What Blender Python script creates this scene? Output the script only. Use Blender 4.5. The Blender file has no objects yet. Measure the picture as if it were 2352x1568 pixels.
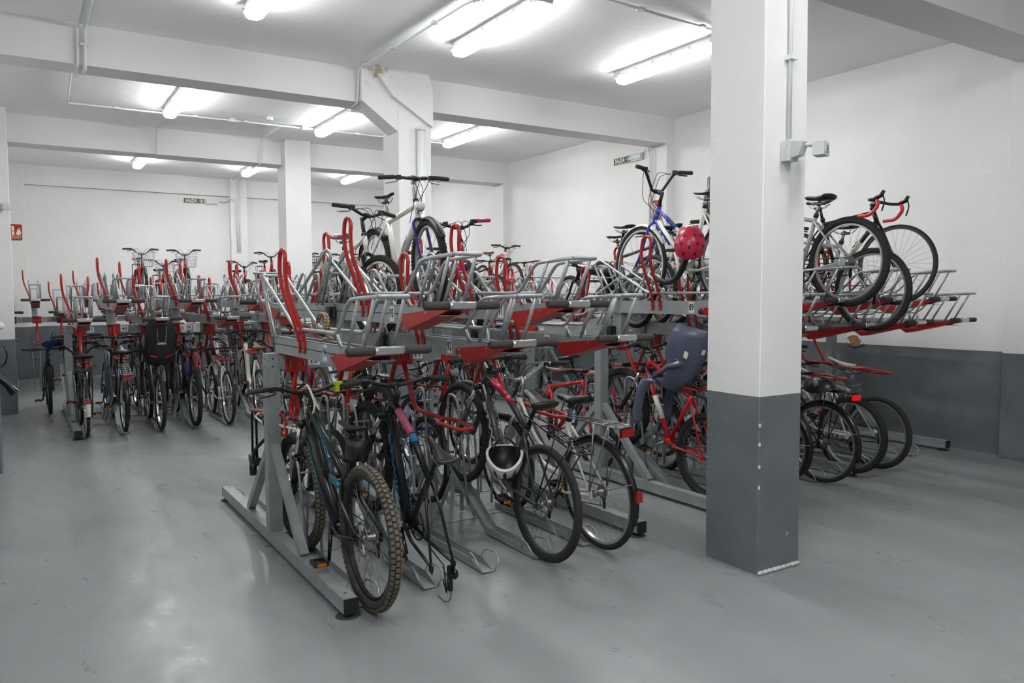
import bpy, math, random
from math import sin, cos, pi, radians as rad
from mathutils import Vector, Matrix
random.seed(7)
SC = bpy.context.scene
# ------------------------------------------------------------------ camera, world, exposure
H = 1.62
YAW, PITCH, ROLL, FPX = 0.56205528, 0.05966083, -0.00419484, 1790.94
def cam_axes():
    f = Vector((sin(YAW)*cos(PITCH), cos(YAW)*cos(PITCH), -sin(PITCH)))
    r = Vector((cos(YAW), -sin(YAW), 0)); u = r.cross(f)
    r2 = r*cos(ROLL)+u*sin(ROLL); u2 = -r*sin(ROLL)+u*cos(ROLL)
    return r2, u2, f
cr, cu, cf = cam_axes()
cd = bpy.data.cameras.new('camera'); cam = bpy.data.objects.new('camera', cd)
SC.collection.objects.link(cam)
cd.sensor_width = 36; cd.lens = FPX/2352*36; cd.clip_start = .05; cd.clip_end = 100
cam.matrix_world = Matrix(((cr.x, cu.x, -cf.x, 0), (cr.y, cu.y, -cf.y, 0), (cr.z, cu.z, -cf.z, H), (0, 0, 0, 1)))
SC.camera = cam
W = bpy.data.worlds.new('world'); SC.world = W; W.use_nodes = True
W.node_tree.nodes['Background'].inputs[0].default_value = (.8, .88, 1, 1)
W.node_tree.nodes['Background'].inputs[1].default_value = .3
vs = SC.view_settings; vs.view_transform = 'Standard'; vs.look = 'None'; vs.gamma = 1; vs.exposure = 1.46
LAMP_POWER = 17.0
try: vs.use_curve_mapping = False
except Exception: pass
SC.cycles.max_bounces = 8; SC.cycles.diffuse_bounces = 5; SC.cycles.use_denoising = True
try: SC.cycles.caustics_reflective = False; SC.cycles.caustics_refractive = False
except Exception: pass

# ------------------------------------------------------------------ materials
def srgb(r, g, b):
    return tuple(((c/255)/12.92 if c/255 <= .04045 else ((c/255+.055)/1.055)**2.4) for c in (r, g, b)) + (1,)
M = {}
def mat(name, col, rough=.5, metal=0., spec=None, noise=None, bump=None, emit=None, alpha=None, trans=None):
    m = bpy.data.materials.new(name); m.use_nodes = True; nt = m.node_tree; b = nt.nodes['Principled BSDF']
    b.inputs['Base Color'].default_value = col; b.inputs['Roughness'].default_value = rough; b.inputs['Metallic'].default_value = metal
    if spec is not None: b.inputs['Specular IOR Level'].default_value = spec
    if noise:
        sc, amt, det = noise
        tc = nt.nodes.new('ShaderNodeTexCoord'); n = nt.nodes.new('ShaderNodeTexNoise'); n.inputs['Scale'].default_value = sc; n.inputs['Detail'].default_value = det
        mr = nt.nodes.new('ShaderNodeMapRange'); mr.inputs[1].default_value = .3; mr.inputs[2].default_value = .7; mr.inputs[3].default_value = 1-amt; mr.inputs[4].default_value = 1+amt
        mx = nt.nodes.new('ShaderNodeVectorMath'); mx.operation = 'SCALE'; mx.inputs[0].default_value = col[:3]
        nt.links.new(tc.outputs['Object'], n.inputs['Vector']); nt.links.new(n.outputs['Fac'], mr.inputs[0]); nt.links.new(mr.outputs[0], mx.inputs['Scale'])
        nt.links.new(mx.outputs[0], b.inputs['Base Color'])
        if bump:
            bp = nt.nodes.new('ShaderNodeBump'); bp.inputs['Strength'].default_value = bump; bp.inputs['Distance'].default_value = .002
            nt.links.new(n.outputs['Fac'], bp.inputs['Height']); nt.links.new(bp.outputs[0], b.inputs['Normal'])
    if emit: b.inputs['Emission Color'].default_value = emit[0]; b.inputs['Emission Strength'].default_value = emit[1]
    if trans: b.inputs['Transmission Weight'].default_value = trans
    M[name] = m; return m
mat('galv', srgb(160, 166, 167), .42, .3, noise=(9, .13, 4), bump=.15)
mat('galv_tube', srgb(172, 176, 177), .36, .45, noise=(30, .08, 3))
mat('galv_beam', srgb(150, 157, 160), .5, .25, noise=(5, .12, 5), bump=.15)
mat('alu', srgb(205, 207, 208), .28, .85)
mat('chrome', srgb(215, 218, 220), .16, 1)
mat('steel', srgb(150, 150, 150), .35, .9)
mat('red', srgb(172, 34, 32), .3, noise=(14, .06, 2))
mat('grip', srgb(58, 54, 52), .8, noise=(60, .1, 2))
mat('black_plastic', srgb(26, 28, 28), .45)
mat('black_gloss', srgb(20, 21, 23), .22)
mat('tyre', srgb(38, 38, 37), .82, noise=(40, .2, 3), bump=.3)
mat('tyre_dusty', srgb(104, 98, 86), .92, noise=(30, .25, 4), bump=.4)
mat('tyre_knob', srgb(62, 60, 56), .9, noise=(25, .5, 4))
mat('saddle_leather', srgb(30, 30, 31), .38)
mat('saddle_brown', srgb(120, 78, 50), .45)
mat('plate', srgb(226, 228, 230), .5)
mat('ink', srgb(22, 22, 24), .6)
mat('reflector_red', srgb(150, 20, 18), .15, spec=.8)
mat('reflector_orange', srgb(205, 108, 16), .2, spec=.8)
mat('reflector_white', srgb(225, 225, 222), .15)
mat('red_lamp', srgb(225, 30, 30), .2, emit=(srgb(255, 30, 30), .12))
mat('cable', srgb(18, 18, 20), .4)
mat('rubber_foot', srgb(58, 58, 56), .75, noise=(20, .15, 2))
mat('cork', srgb(176, 128, 78), .7, noise=(80, .2, 2))
mat('clear_lens', srgb(220, 225, 228), .05, spec=.9)
mat('white_enamel', srgb(226, 226, 222), .35)
mat('pvc', srgb(222, 224, 226), .45)
mat('pvc_grey', srgb(196, 199, 198), .5)
mat('teal', srgb(30, 120, 142), .3, .4)
mat('green_sign', srgb(18, 74, 54), .4)
mat('sign_red', srgb(176, 38, 34), .4)
mat('sign_cream', srgb(232, 234, 214), .45)
mat('amber', srgb(150, 126, 96), .25)
mat('lime', srgb(184, 226, 20), .4)
mat('blue_lock', srgb(66, 64, 160), .3)
mat('diffuser', (1, 1, 1, 1), .4, emit=((.982, .985, .98, 1), LAMP_POWER))
def add_pattern():
    m = bpy.data.materials.new('patterned'); m.use_nodes = True; nt = m.node_tree; b = nt.nodes['Principled BSDF']; tc = nt.nodes.new('ShaderNodeTexCoord')
    v = nt.nodes.new('ShaderNodeTexVoronoi'); v.inputs['Scale'].default_value = 26; r = nt.nodes.new('ShaderNodeValToRGB'); r.color_ramp.interpolation = 'CONSTANT'
    sp = nt.nodes.new('ShaderNodeSeparateColor'); nt.links.new(tc.outputs['Object'], v.inputs['Vector']); nt.links.new(v.outputs['Color'], sp.inputs[0]); nt.links.new(sp.outputs[0], r.inputs[0])
    cs = [(240, 240, 236), (226, 74, 140), (120, 196, 60), (64, 180, 200), (240, 150, 50), (236, 236, 230), (150, 90, 180)]
    e = r.color_ramp.elements; e[0].color = srgb(*cs[0]); e[1].position = 1/7; e[1].color = srgb(*cs[1])
    for i in range(2, 7): q = e.new(i/7); q.color = srgb(*cs[i])
    nt.links.new(r.outputs[0], b.inputs['Base Color']); M['patterned'] = m
add_pattern()
def paint(name, rgb, rough=.28, metal=0.0):
    if name not in M: mat(name, srgb(*rgb), rough, metal)
    return name
for n_, c_ in dict(p_black=(24, 25, 28), p_charcoal=(58, 62, 68), p_white=(224, 222, 214), p_red=(196, 26, 34), p_blue=(66, 82, 176), p_purple=(58, 46, 118),
                   p_silver=(176, 178, 182), p_pink=(196, 44, 108), p_crimson=(184, 34, 66), p_navy=(36, 52, 96), p_green=(50, 92, 64), p_grey=(122, 126, 130),
                   p_skyblue=(36, 128, 190), p_orange=(226, 84, 36), p_greyblue=(86, 92, 112), p_brown=(98, 70, 52), p_plum=(58, 36, 66), p_rose=(190, 92, 122), p_coral=(214, 60, 60)).items(): paint(n_, c_)

def add_nodes_wall(name='wall_paint', lo=(226, 226, 225), hi=(234, 234, 233)):
    m = bpy.data.materials.new(name); m.use_nodes = True; nt = m.node_tree; b = nt.nodes['Principled BSDF']; L = nt.links.new
    g = nt.nodes.new('ShaderNodeNewGeometry'); sp = nt.nodes.new('ShaderNodeSeparateXYZ'); L(g.outputs['Position'], sp.inputs[0])
    n1 = nt.nodes.new('ShaderNodeTexNoise'); n1.inputs['Scale'].default_value = 1.2; n1.inputs['Detail'].default_value = 5; L(g.outputs['Position'], n1.inputs['Vector'])
    a = nt.nodes.new('ShaderNodeMath'); a.operation = 'MULTIPLY_ADD'; a.inputs[1].default_value = .02; L(n1.outputs['Fac'], a.inputs[0]); L(sp.outputs['Z'], a.inputs[2])
    st = nt.nodes.new('ShaderNodeMath'); st.operation = 'GREATER_THAN'; st.inputs[1].default_value = 1.045; L(a.outputs[0], st.inputs[0])
    # white coat with faint patches
    cw = nt.nodes.new('ShaderNodeValToRGB'); cw.color_ramp.elements[0].position = .3; cw.color_ramp.elements[1].position = .75
    cw.color_ramp.elements[0].color = srgb(*lo); cw.color_ramp.elements[1].color = srgb(*hi); L(n1.outputs['Fac'], cw.inputs[0])
    n2 = nt.nodes.new('ShaderNodeTexNoise'); n2.inputs['Scale'].default_value = 3.5; n2.inputs['Detail'].default_value = 8; L(g.outputs['Position'], n2.inputs['Vector'])
    cg = nt.nodes.new('ShaderNodeValToRGB'); cg.color_ramp.elements[0].position = .3; cg.color_ramp.elements[1].position = .8
    cg.color_ramp.elements[0].color = srgb(100, 106, 110); cg.color_ramp.elements[1].color = srgb(116, 122, 126); L(n2.outputs['Fac'], cg.inputs[0])
    mx = nt.nodes.new('ShaderNodeMix'); mx.data_type = 'RGBA'; L(st.outputs[0], mx.inputs['Factor']); L(cg.outputs[0], mx.inputs['A']); L(cw.outputs[0], mx.inputs['B'])
    # brown seepage stain beside the haunched column head
    vm = nt.nodes.new('ShaderNodeVectorMath'); vm.operation = 'DISTANCE'; L(g.outputs['Position'], vm.inputs[0]); vm.inputs[1].default_value = (3.52, 8.4, 4.12)
    md = nt.nodes.new('ShaderNodeMapRange'); md.inputs[1].default_value = .02; md.inputs[2].default_value = .2; md.inputs[3].default_value = 1; md.inputs[4].default_value = 0; L(vm.outputs['Value'], md.inputs[0])
    n3 = nt.nodes.new('ShaderNodeTexNoise'); n3.inputs['Scale'].default_value = 11; n3.inputs['Detail'].default_value = 6; L(g.outputs['Position'], n3.inputs['Vector'])
    r3 = nt.nodes.new('ShaderNodeMapRange'); r3.inputs[1].default_value = .5; r3.inputs[2].default_value = .62; L(n3.outputs['Fac'], r3.inputs[0])
    ml = nt.nodes.new('ShaderNodeMath'); ml.operation = 'MULTIPLY'; L(md.outputs[0], ml.inputs[0]); L(r3.outputs[0], ml.inputs[1])
    mx2 = nt.nodes.new('ShaderNodeMix'); mx2.data_type = 'RGBA'; L(ml.outputs[0], mx2.inputs['Factor']); L(mx.outputs['Result'], mx2.inputs['A']); mx2.inputs['B'].default_value = srgb(168, 146, 120)
    L(mx2.outputs['Result'], b.inputs['Base Color']); b.inputs['Roughness'].default_value = .62
    n4 = nt.nodes.new('ShaderNodeTexNoise'); n4.inputs['Scale'].default_value = 9; n4.inputs['Detail'].default_value = 7; L(g.outputs['Position'], n4.inputs['Vector'])
    bp = nt.nodes.new('ShaderNodeBump'); bp.inputs['Strength'].default_value = .5; bp.inputs['Distance'].default_value = .012; L(n4.outputs['Fac'], bp.inputs['Height']); L(bp.outputs[0], b.inputs['Normal'])
    M[name] = m
def add_nodes_floor():
    m = bpy.data.materials.new('floor_paint'); m.use_nodes = True; nt = m.node_tree; b = nt.nodes['Principled BSDF']; L = nt.links.new
    g = nt.nodes.new('ShaderNodeNewGeometry')
    n1 = nt.nodes.new('ShaderNodeTexNoise'); n1.inputs['Scale'].default_value = .7; n1.inputs['Detail'].default_value = 9; n1.inputs['Roughness'].default_value = .6; L(g.outputs['Position'], n1.inputs['Vector'])
    cr_ = nt.nodes.new('ShaderNodeValToRGB'); e = cr_.color_ramp.elements; e[0].position = .25; e[1].position = .8
    e[0].color = srgb(126, 131, 132); e[1].color = srgb(148, 153, 154); L(n1.outputs['Fac'], cr_.inputs[0])
    mp = nt.nodes.new('ShaderNodeMapping'); mp.inputs['Scale'].default_value = (3.5, 1.6, 1); mp.inputs['Rotation'].default_value = (0, 0, .7); L(g.outputs['Position'], mp.inputs[0])
    n2 = nt.nodes.new('ShaderNodeTexNoise'); n2.inputs['Scale'].default_value = 1.6; n2.inputs['Detail'].default_value = 10; n2.inputs['Roughness'].default_value = .7; L(mp.outputs[0], n2.inputs['Vector'])
    r2 = nt.nodes.new('ShaderNodeMapRange'); r2.inputs[1].default_value = .58; r2.inputs[2].default_value = .74; r2.inputs[4].default_value = .10; L(n2.outputs['Fac'], r2.inputs[0])
    mx = nt.nodes.new('ShaderNodeMix'); mx.data_type = 'RGBA'; L(r2.outputs[0], mx.inputs['Factor']); L(cr_.outputs[0], mx.inputs['A']); mx.inputs['B'].default_value = srgb(104, 108, 108)
    n5 = nt.nodes.new('ShaderNodeTexNoise'); n5.inputs['Scale'].default_value = 38; n5.inputs['Detail'].default_value = 2; L(g.outputs['Position'], n5.inputs['Vector'])
    r5 = nt.nodes.new('ShaderNodeMapRange'); r5.inputs[1].default_value = .76; r5.inputs[2].default_value = .79; r5.inputs[4].default_value = .12; L(n5.outputs['Fac'], r5.inputs[0])
    mx5 = nt.nodes.new('ShaderNodeMix'); mx5.data_type = 'RGBA'; L(r5.outputs[0], mx5.inputs['Factor']); L(mx.outputs['Result'], mx5.inputs['A']); mx5.inputs['B'].default_value = srgb(84, 84, 80)
    L(mx5.outputs['Result'], b.inputs['Base Color'])
    rr = nt.nodes.new('ShaderNodeMapRange'); rr.inputs[1].default_value = .35; rr.inputs[2].default_value = .7; rr.inputs[3].default_value = .26; rr.inputs[4].default_value = .46; L(n2.outputs['Fac'], rr.inputs[0]); L(rr.outputs[0], b.inputs['Roughness'])
    n4 = nt.nodes.new('ShaderNodeTexNoise'); n4.inputs['Scale'].default_value = 5; n4.inputs['Detail'].default_value = 5; L(g.outputs['Position'], n4.inputs['Vector'])
    bp = nt.nodes.new('ShaderNodeBump'); bp.inputs['Strength'].default_value = .35; bp.inputs['Distance'].default_value = .01; L(n4.outputs['Fac'], bp.inputs['Height']); L(bp.outputs[0], b.inputs['Normal'])
    M['floor_paint'] = m
add_nodes_wall(); add_nodes_wall('ceiling_paint_lifted', (244, 245, 245), (249, 250, 250)); add_nodes_floor()  # ceiling copy of wall coat, colour raised to stand in for missing light

# ------------------------------------------------------------------ mesh builder
COL = SC.collection
class MB:
    def __init__(s, *mats): s.v = []; s.f = []; s.mi = []; s.sm = []; s.mats = list(mats) or ['galv']; s.k = 0; s.T = None
    def m(s, name):
        if name not in s.mats: s.mats.append(name)
        s.k = s.mats.index(name); return s
    def add(s, vs_, fs, smooth=False):
        o = len(s.v); T = s.T
        s.v += [tuple(T @ Vector(p)) for p in vs_] if T is not None else [tuple(p) for p in vs_]
        for f in fs: s.f.append([i+o for i in f]); s.mi.append(s.k); s.sm.append(smooth)
        return s
    def box(s, x0, x1, y0, y1, z0, z1):
        return s.add([(x0, y0, z0), (x1, y0, z0), (x1, y1, z0), (x0, y1, z0), (x0, y0, z1), (x1, y0, z1), (x1, y1, z1), (x0, y1, z1)],
                     [(0, 3, 2, 1), (4, 5, 6, 7), (0, 1, 5, 4), (1, 2, 6, 5), (2, 3, 7, 6), (3, 0, 4, 7)])
    def bar(s, a, b, w, h, up=(0, 0, 1)):
        a = Vector(a); b = Vector(b); d = (b-a).normalized(); u = Vector(up); sd = d.cross(u)
        if sd.length < 1e-4: sd = d.cross(Vector((1, 0, 0)))
        sd.normalize(); u = sd.cross(d); sd *= w/2; u *= h/2
        P = [a-sd-u, a+sd-u, a+sd+u, a-sd+u, b-sd-u, b+sd-u, b+sd+u, b-sd+u]
        return s.add(P, [(0, 3, 2, 1), (4, 5, 6, 7), (0, 1, 5, 4), (1, 2, 6, 5), (2, 3, 7, 6), (3, 0, 4, 7)])
    def tube(s, pts, r, n=8, closed=False, cap=True, flat=1.0):
        P = [Vector(p) for p in pts]; N = len(P); R = r if isinstance(r, (list, tuple)) else [r]*N
        V = []; prev = None
        for i in range(N):
            a = P[(i-1) % N] if (closed or i > 0) else P[i]; b = P[(i+1) % N] if (closed or i < N-1) else P[i]
            d = (b-a)
            if d.length < 1e-9: d = Vector((0, 0, 1))
            d.normalize()
            if prev is None:
                u = d.cross(Vector((0, 0, 1)))
                if u.length < .05: u = d.cross(Vector((0, 1, 0)))
            else: u = prev - d*prev.dot(d)
            if u.length < 1e-6: u = d.orthogonal()
            u.normalize(); prev = u; w = d.cross(u)
            for k in range(n):
                t = 2*pi*k/n; V.append(P[i]+u*(R[i]*cos(t))+w*(R[i]*flat*sin(t)))
        F = []
        for i in range(N if closed else N-1):
            j = (i+1) % N
            for k in range(n):
                l = (k+1) % n; F.append((i*n+k, i*n+l, j*n+l, j*n+k))
        s.add(V, F, True)
        if cap and not closed:
            o = len(s.v)-len(V)
            s.f.append([o+k for k in range(n)][::-1]); s.f.append([o+(N-1)*n+k for k in range(n)]); s.mi += [s.k]*2; s.sm += [False]*2
        return s
    def cyl(s, a, b, r, n=12): return s.tube([a, b], r, n)
    def ball(s, c, rx, ry=None, rz=None, n=10, z0=-1, z1=1):
        ry = ry or rx; rz = rz or rx; V = []; F = []; K = n//2+1
        a0 = math.asin(z0); a1 = math.asin(z1)
        for i in range(K):
            a = a0+(a1-a0)*i/(K-1)
            for k in range(n): V.append((c[0]+rx*cos(a)*cos(2*pi*k/n), c[1]+ry*cos(a)*sin(2*pi*k/n), c[2]+rz*sin(a)))
        for i in range(K-1):
            for k in range(n): l = (k+1) % n; F.append((i*n+k, i*n+l, (i+1)*n+l, (i+1)*n+k))
        return s.add(V, F, True)
    def prism(s, poly, axis, a, b):  # poly in the other two axes, extruded along axis a..b
        def P(p, t): return (t, p[0], p[1]) if axis == 'x' else ((p[0], t, p[1]) if axis == 'y' else (p[0], p[1], t))
        n = len(poly); V = [P(p, a) for p in poly]+[P(p, b) for p in poly]
        return s.add(V, [list(range(n))[::-1], list(range(n, 2*n))]+[(i, (i+1) % n, (i+1) % n+n, i+n) for i in range(n)])
    def loft(s, rings, closed=True, cap=True, smooth=True):
        n = len(rings[0]); V = [p for r in rings for p in r]; F = []
        for i in range(len(rings)-1):
            for k in range(n if closed else n-1): l = (k+1) % n; F.append((i*n+k, i*n+l, (i+1)*n+l, (i+1)*n+k))
        if cap and closed: F += [list(range(n))[::-1], [(len(rings)-1)*n+k for k in range(n)]]
        return s.add(V, F, smooth)
    def mesh(s, name):
        me = bpy.data.meshes.new(name); me.from_pydata(s.v, [], s.f)
        for m_ in s.mats: me.materials.append(M[m_])
        me.polygons.foreach_set('material_index', s.mi); me.polygons.foreach_set('use_smooth', s.sm); me.update()
        return me
    def text(s, txt, size, T, depth=.0006, bold=True, sx=1.0):
        c = bpy.data.curves.new('t', 'FONT'); c.body = txt; c.size = size; c.align_x = 'CENTER'; c.align_y = 'CENTER'; c.extrude = depth
        c.resolution_u = 2
        if bold: c.offset = size*.018
        o = bpy.data.objects.new('t', c); COL.objects.link(o)
        dg = bpy.context.evaluated_depsgraph_get(); me = bpy.data.meshes.new_from_object(o.evaluated_get(dg))
        S = T @ Matrix.Diagonal((sx, 1, 1, 1)); ob = len(s.v); TT = s.T @ S if s.T is not None else S
        s.v += [tuple(TT @ v.co) for v in me.vertices]
        for p in me.polygons: s.f.append([i+ob for i in p.vertices]); s.mi.append(s.k); s.sm.append(False)
        bpy.data.objects.remove(o); bpy.data.curves.remove(c); bpy.data.meshes.remove(me)
        return s
def link(name, me, parent=None, mtx=None):
    o = bpy.data.objects.new(name, me); COL.objects.link(o)
    if parent is not None: o.parent = parent
    if mtx is not None: o.matrix_local = mtx
    return o
def build(mb, name, parent=None, mtx=None, label=None):
    o = link(name, mb.mesh(name), parent, mtx)
    if label: o['label'] = label
    return o
def thing(name, label, cat, loc=(0, 0, 0), rotz=0, group=None, mtx=None):
    o = bpy.data.objects.new(name, None); COL.objects.link(o); o.empty_display_size = .1
    if mtx is not None: o.matrix_world = mtx
    else: o.location = loc; o.rotation_euler = (0, 0, rotz)
    o['label'] = label; o['category'] = cat
    if group: o['group'] = group
    return o
def tag(o, label, cat, group=None):
    o['label'] = label; o['category'] = cat
    if group: o['group'] = group
    return o
def struct(mb, name, parent=None):
    o = build(mb, name, parent)
    if parent is None: o['kind'] = 'structure'
    return o
def arc(c, r, a0, a1, n, plane='xz', y=0):
    out = []
    for i in range(n+1):
        a = rad(a0+(a1-a0)*i/n); p = (c[0]+r*cos(a), c[1]+r*sin(a))
        out.append((p[0], y, p[1]) if plane == 'xz' else ((p[0], p[1], y) if plane == 'xy' else (y, p[0], p[1])))
    return out
def smoothpath(pts, rr, n=4):  # round the corners of a polyline
    P = [Vector(p) for p in pts]; out = [P[0]]
    for i in range(1, len(P)-1):
        a, b, c = P[i-1], P[i], P[i+1]; d1 = (a-b); d2 = (c-b); q = min(rr, d1.length*.45, d2.length*.45)
        s_, e = b+d1.normalized()*q, b+d2.normalized()*q
        for k in range(n+1):
            t = k/n; out.append(s_*(1-t)**2+b*2*t*(1-t)+e*t*t)
    out.append(P[-1]); return out

# ------------------------------------------------------------------ room shell
CZ = 4.2; WX = 8.25; BY = 18.15; LX = -.55; NY = -6.0
struct(MB('floor_paint').box(LX-1, WX+.2, NY-.2, BY+.2, -.12, 0), 'floor')
struct(MB('ceiling_paint_lifted').box(LX-1, WX+.2, NY-.2, BY+.2, CZ, CZ+.15), 'ceiling')
struct(MB('wall_paint').box(WX, WX+.2, NY, BY, 0, CZ), 'wall_right')
struct(MB('wall_paint').box(LX-1, WX, BY, BY+.2, 0, CZ), 'wall_back')
struct(MB('wall_paint').box(LX-.2, LX, NY, BY, 0, CZ), 'wall_left')
struct(MB('wall_paint').box(LX, WX, NY-.2, NY, 0, CZ), 'wall_front')
# ceiling beams
for i, (y0, y1, zb) in enumerate(((8.57, 8.93, 3.82), (13.17, 13.6, 3.8), (3.4, 3.82, 3.8), (-1.3, -.9, 3.8))):
    mb = MB('wall_paint').box(LX, WX, y0, y1, zb, CZ); struct(mb, 'trim_%d' % (i+1))
struct(MB('wall_paint').box(LX, WX, 18.06, BY, 3.82, CZ), 'trim_5')
# columns and pilasters
def column(name, x0, x1, y0, y1, label, extra=None):
    mb = MB('wall_paint')
    def ring(z, j): 
        r_ = .005
        return [(x0+r_, y0+j, z), (x1-r_, y0+j, z), (x1, y0+r_, z), (x1, y1-r_, z), (x1-r_, y1, z), (x0+r_, y1, z), (x0, y1-r_, z), (x0, y0+r_, z)]
    zs = [0, .03, .5, 1.0, 1.6, 2.2, 2.9, 3.5, CZ]; rnd = random.Random(name)
    rings = []
    for z in zs:
        jx, jy = rnd.uniform(-.004, .004), rnd.uniform(-.004, .004)
        rings.append([(p[0]+jx, p[1]+jy, p[2]) for p in ring(z, 0)])
    mb.loft(rings, smooth=False)
    if extra: extra(mb)
    o = build(mb, name); o['kind'] = 'structure'; return o
column('column_near', 3.545, 3.91, 2.98, 3.385, '')
def haunch(mb):
    mb.prism([(3.34, 3.82), (3.8, 3.5), (3.8, CZ), (3.34, CZ)], 'y', 8.46, 8.75)
    mb.prism([(3.7, 3.9), (4.2, 3.6), (4.21, 4.05), (4.14, CZ), (3.45, CZ)], 'y', 8.40, 8.6)
column('column_middle', 3.78, 4.2, 8.45, 8.9, '', haunch)
column('column_far', 3.78, 4.21, 13.0, 13.45, '')
column('column_left', -.5, -.075, 12.78, 13.3, '')
column('column_left_near', -.5, -.192, 8.5, 8.95, '')
column('pilaster_right', 8.09, 8.26, 8.57, 8.93, '')
column('pilaster_right_near', 8.08, 8.26, 3.0, 3.87, '')
column('pilaster_right_far', 8.1, 8.26, 13.17, 13.6, '')
column('pilaster_back', 4.0, 4.36, 17.98, 18.16, '')
column('pilaster_back_left', -.5, .14, 17.95, 18.16, '')

# ------------------------------------------------------------------ ceiling lights
def lamp_meshes():
    h = MB('pvc_grey'); L_ = .8
    h.prism([(-.078, .02), (-.088, .05), (-.06, .105), (.06, .105), (.088, .05), (.078, .02)], 'y', -L_, L_)
    c = MB('galv_tube').box(-.006, .006, -.012, .012, .045, .075)
    d = MB('diffuser'); rings = []
    for y, q in ((-L_+.01, .6), (-L_+.03, .85), (-L_+.08, 1), (L_-.08, 1), (L_-.03, .85), (L_-.01, .6)):
        rings.append([(x*q, y, z*q+(1-q)*.02) for x, z in ((-.074, .022), (-.08, .0), (-.07, -.032), (-.034, -.048), (.034, -.048), (.07, -.032), (.08, .0), (.074, .022))])
    d.loft(rings)
    return h.mesh('housing'), c.mesh('clip'), d.mesh('diffuser')
LM = lamp_meshes()
lamps = [(1.83, 6.42, 'over the aisle at the top left'), (3.89, 6.42, 'in front of the haunched column head'), (6.0, 6.36, 'whose right end the near column hides'),
         (1.82, 10.92, 'left of three behind the first beam'), (3.99, 11.1, 'just left of the round-piped column'), (6.07, 10.88, 'right of the round-piped column'),
         (1.98, 15.8, 'farthest row, leftmost'), (3.99, 15.8, 'farthest row, left of the far square column'), (6.1, 15.8, 'farthest row, between the two white columns'),
         (1.83, 1.3, ''), (3.89, 1.3, ''), (-.2, 1.3, ''), (1.83, -3.6, '')]  # leftmost lamp is an added, unseen fill for the near column's left face
for x, y, w in lamps:
    t = thing('ceiling_light', ('lit white fluorescent batten light under the ceiling, ' + w) if w else 'lit fluorescent batten light behind the viewpoint, unseen, the leftmost one added as fill', 'light', (x, y, CZ-.105), 0, 'fluorescent ceiling lights')
    link('housing', LM[0], t); [link('clip', LM[1], t, Matrix.Translation((sx*.088, -.7+.28*k, -.01))) for sx in (-1, 1) for k in range(6)]; link('diffuser', LM[2], t)['label'] = 'glowing white diffuser'

# ------------------------------------------------------------------ conduits, sensors, signs
def conduit(pts, r, label, clips=(), rr=.05, matn='pvc', n=8):
    t = thing('conduit', label, 'pipe', pts[0])
    o = Vector(pts[0]); mb = MB(matn).tube(smoothpath([Vector(p)-o for p in pts], rr), r, n); build(mb, 'pipe', t)
    for c in clips:
        mb = MB(matn); q = Vector(c)-o; mb.box(q.x-.018-r, q.x+.018+r, q.y-.018-r, q.y+.018+r, q.z-.012, q.z+.012); build(mb, 'clip', t)
conduit([(.55, -2, 4.17), (.55, 8.53, 4.17), (.54, 8.55, 3.79), (.54, 8.95, 3.79), (.55, 8.97, 4.17), (.62, 11.95, 4.17), (6.08, 11.85, 4.17)], .013, 'white conduit over the first beam that turns and runs along the ceiling behind it', [(1.2, 11.94, 4.17), (2.2, 11.92, 4.17), (2.9, 11.9, 4.17), (4.6, 11.88, 4.17), (.55, 5, 4.17)])
conduit([(.61, -2, 4.165), (.61, 8.52, 4.165), (.60, 8.54, 3.77), (.60, 8.7, 3.79)], .017, 'thicker white conduit that ends under the first beam at the left', [(.61, 7, 4.17), (.6, 8.54, 4.0)])
conduit([(4.33, 3.84, 4.17), (3.4, 6.1, 4.17), (3.33, 8.5, 4.17), (3.32, 8.54, 3.8), (3.32, 8.7, 3.8), (3.9, 10.2, 4.16)], .013, 'white conduit from the smoke detector down over the beam left of the haunched column', [(3.38, 6.7, 4.17), (3.35, 7.6, 4.17), (3.33, 8.3, 4.17)])
conduit([(4.3, 5.4, 4.17), (6.0, 5.5, 4.17)], .013, 'white conduit along the ceiling to the left of the near column', [(4.8, 5.43, 4.17), (5.6, 5.47, 4.17)])
conduit([(1.86, 11.9, 4.17), (1.86, 13.1, 4.17), (1.85, 13.14, 3.78), (1.85, 13.4, 3.78)], .012, 'thin white conduit down the second beam at the leftmost lamp of its bay')
conduit([(3.42, 11.9, 4.17), (3.42, 13.1, 4.17), (3.41, 13.14, 3.78), (3.41, 13.7, 3.78), (3.9, 15, 4.17), (4.05, 17.9, 4.17)], .012, 'thin white conduit down the second beam left of the far column')
conduit([(3.735, 2.962, CZ-.02), (3.735, 2.962, 2.5)], .011, 'white conduit running down the near column to the motion sensor', [(3.735, 2.962, 2.95)])
conduit([(8.2, 9.05, 3.8), (8.06, 8.95, 3.8), (8.06, 8.9, 3.7), (8.065, 8.9, 2.1)], .014, 'white conduit bending off the exit lamp down the right wall pilaster', [(8.066, 8.9, 3.3)])
conduit([(8.2, 9.15, 3.82), (8.05, 8.86, 3.84), (8.05, 8.84, 3.7), (8.06, 8.84, 2.1)], .014, 'second white conduit beside it down the right wall pilaster')
conduit([(3.8, 18.12, 3.7), (3.94, 18.1, 3.7), (4.0, 17.95, 3.77), (4.1, 17.95, 3.73), (4.13, 17.955, 2.6)], .012, 'white conduit from the back wall exit lamp down the pilaster')
conduit([(4.18, 17.955, CZ), (4.18, 17.955, 2.6)], .012, 'straight white conduit down the back wall pilaster')
conduit([(4.04, 8.40, 3.56), (4.04, 8.40, 0.02)], .05, 'thick white drain pipe up the front of the middle column', rr=.01, n=16)
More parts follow.
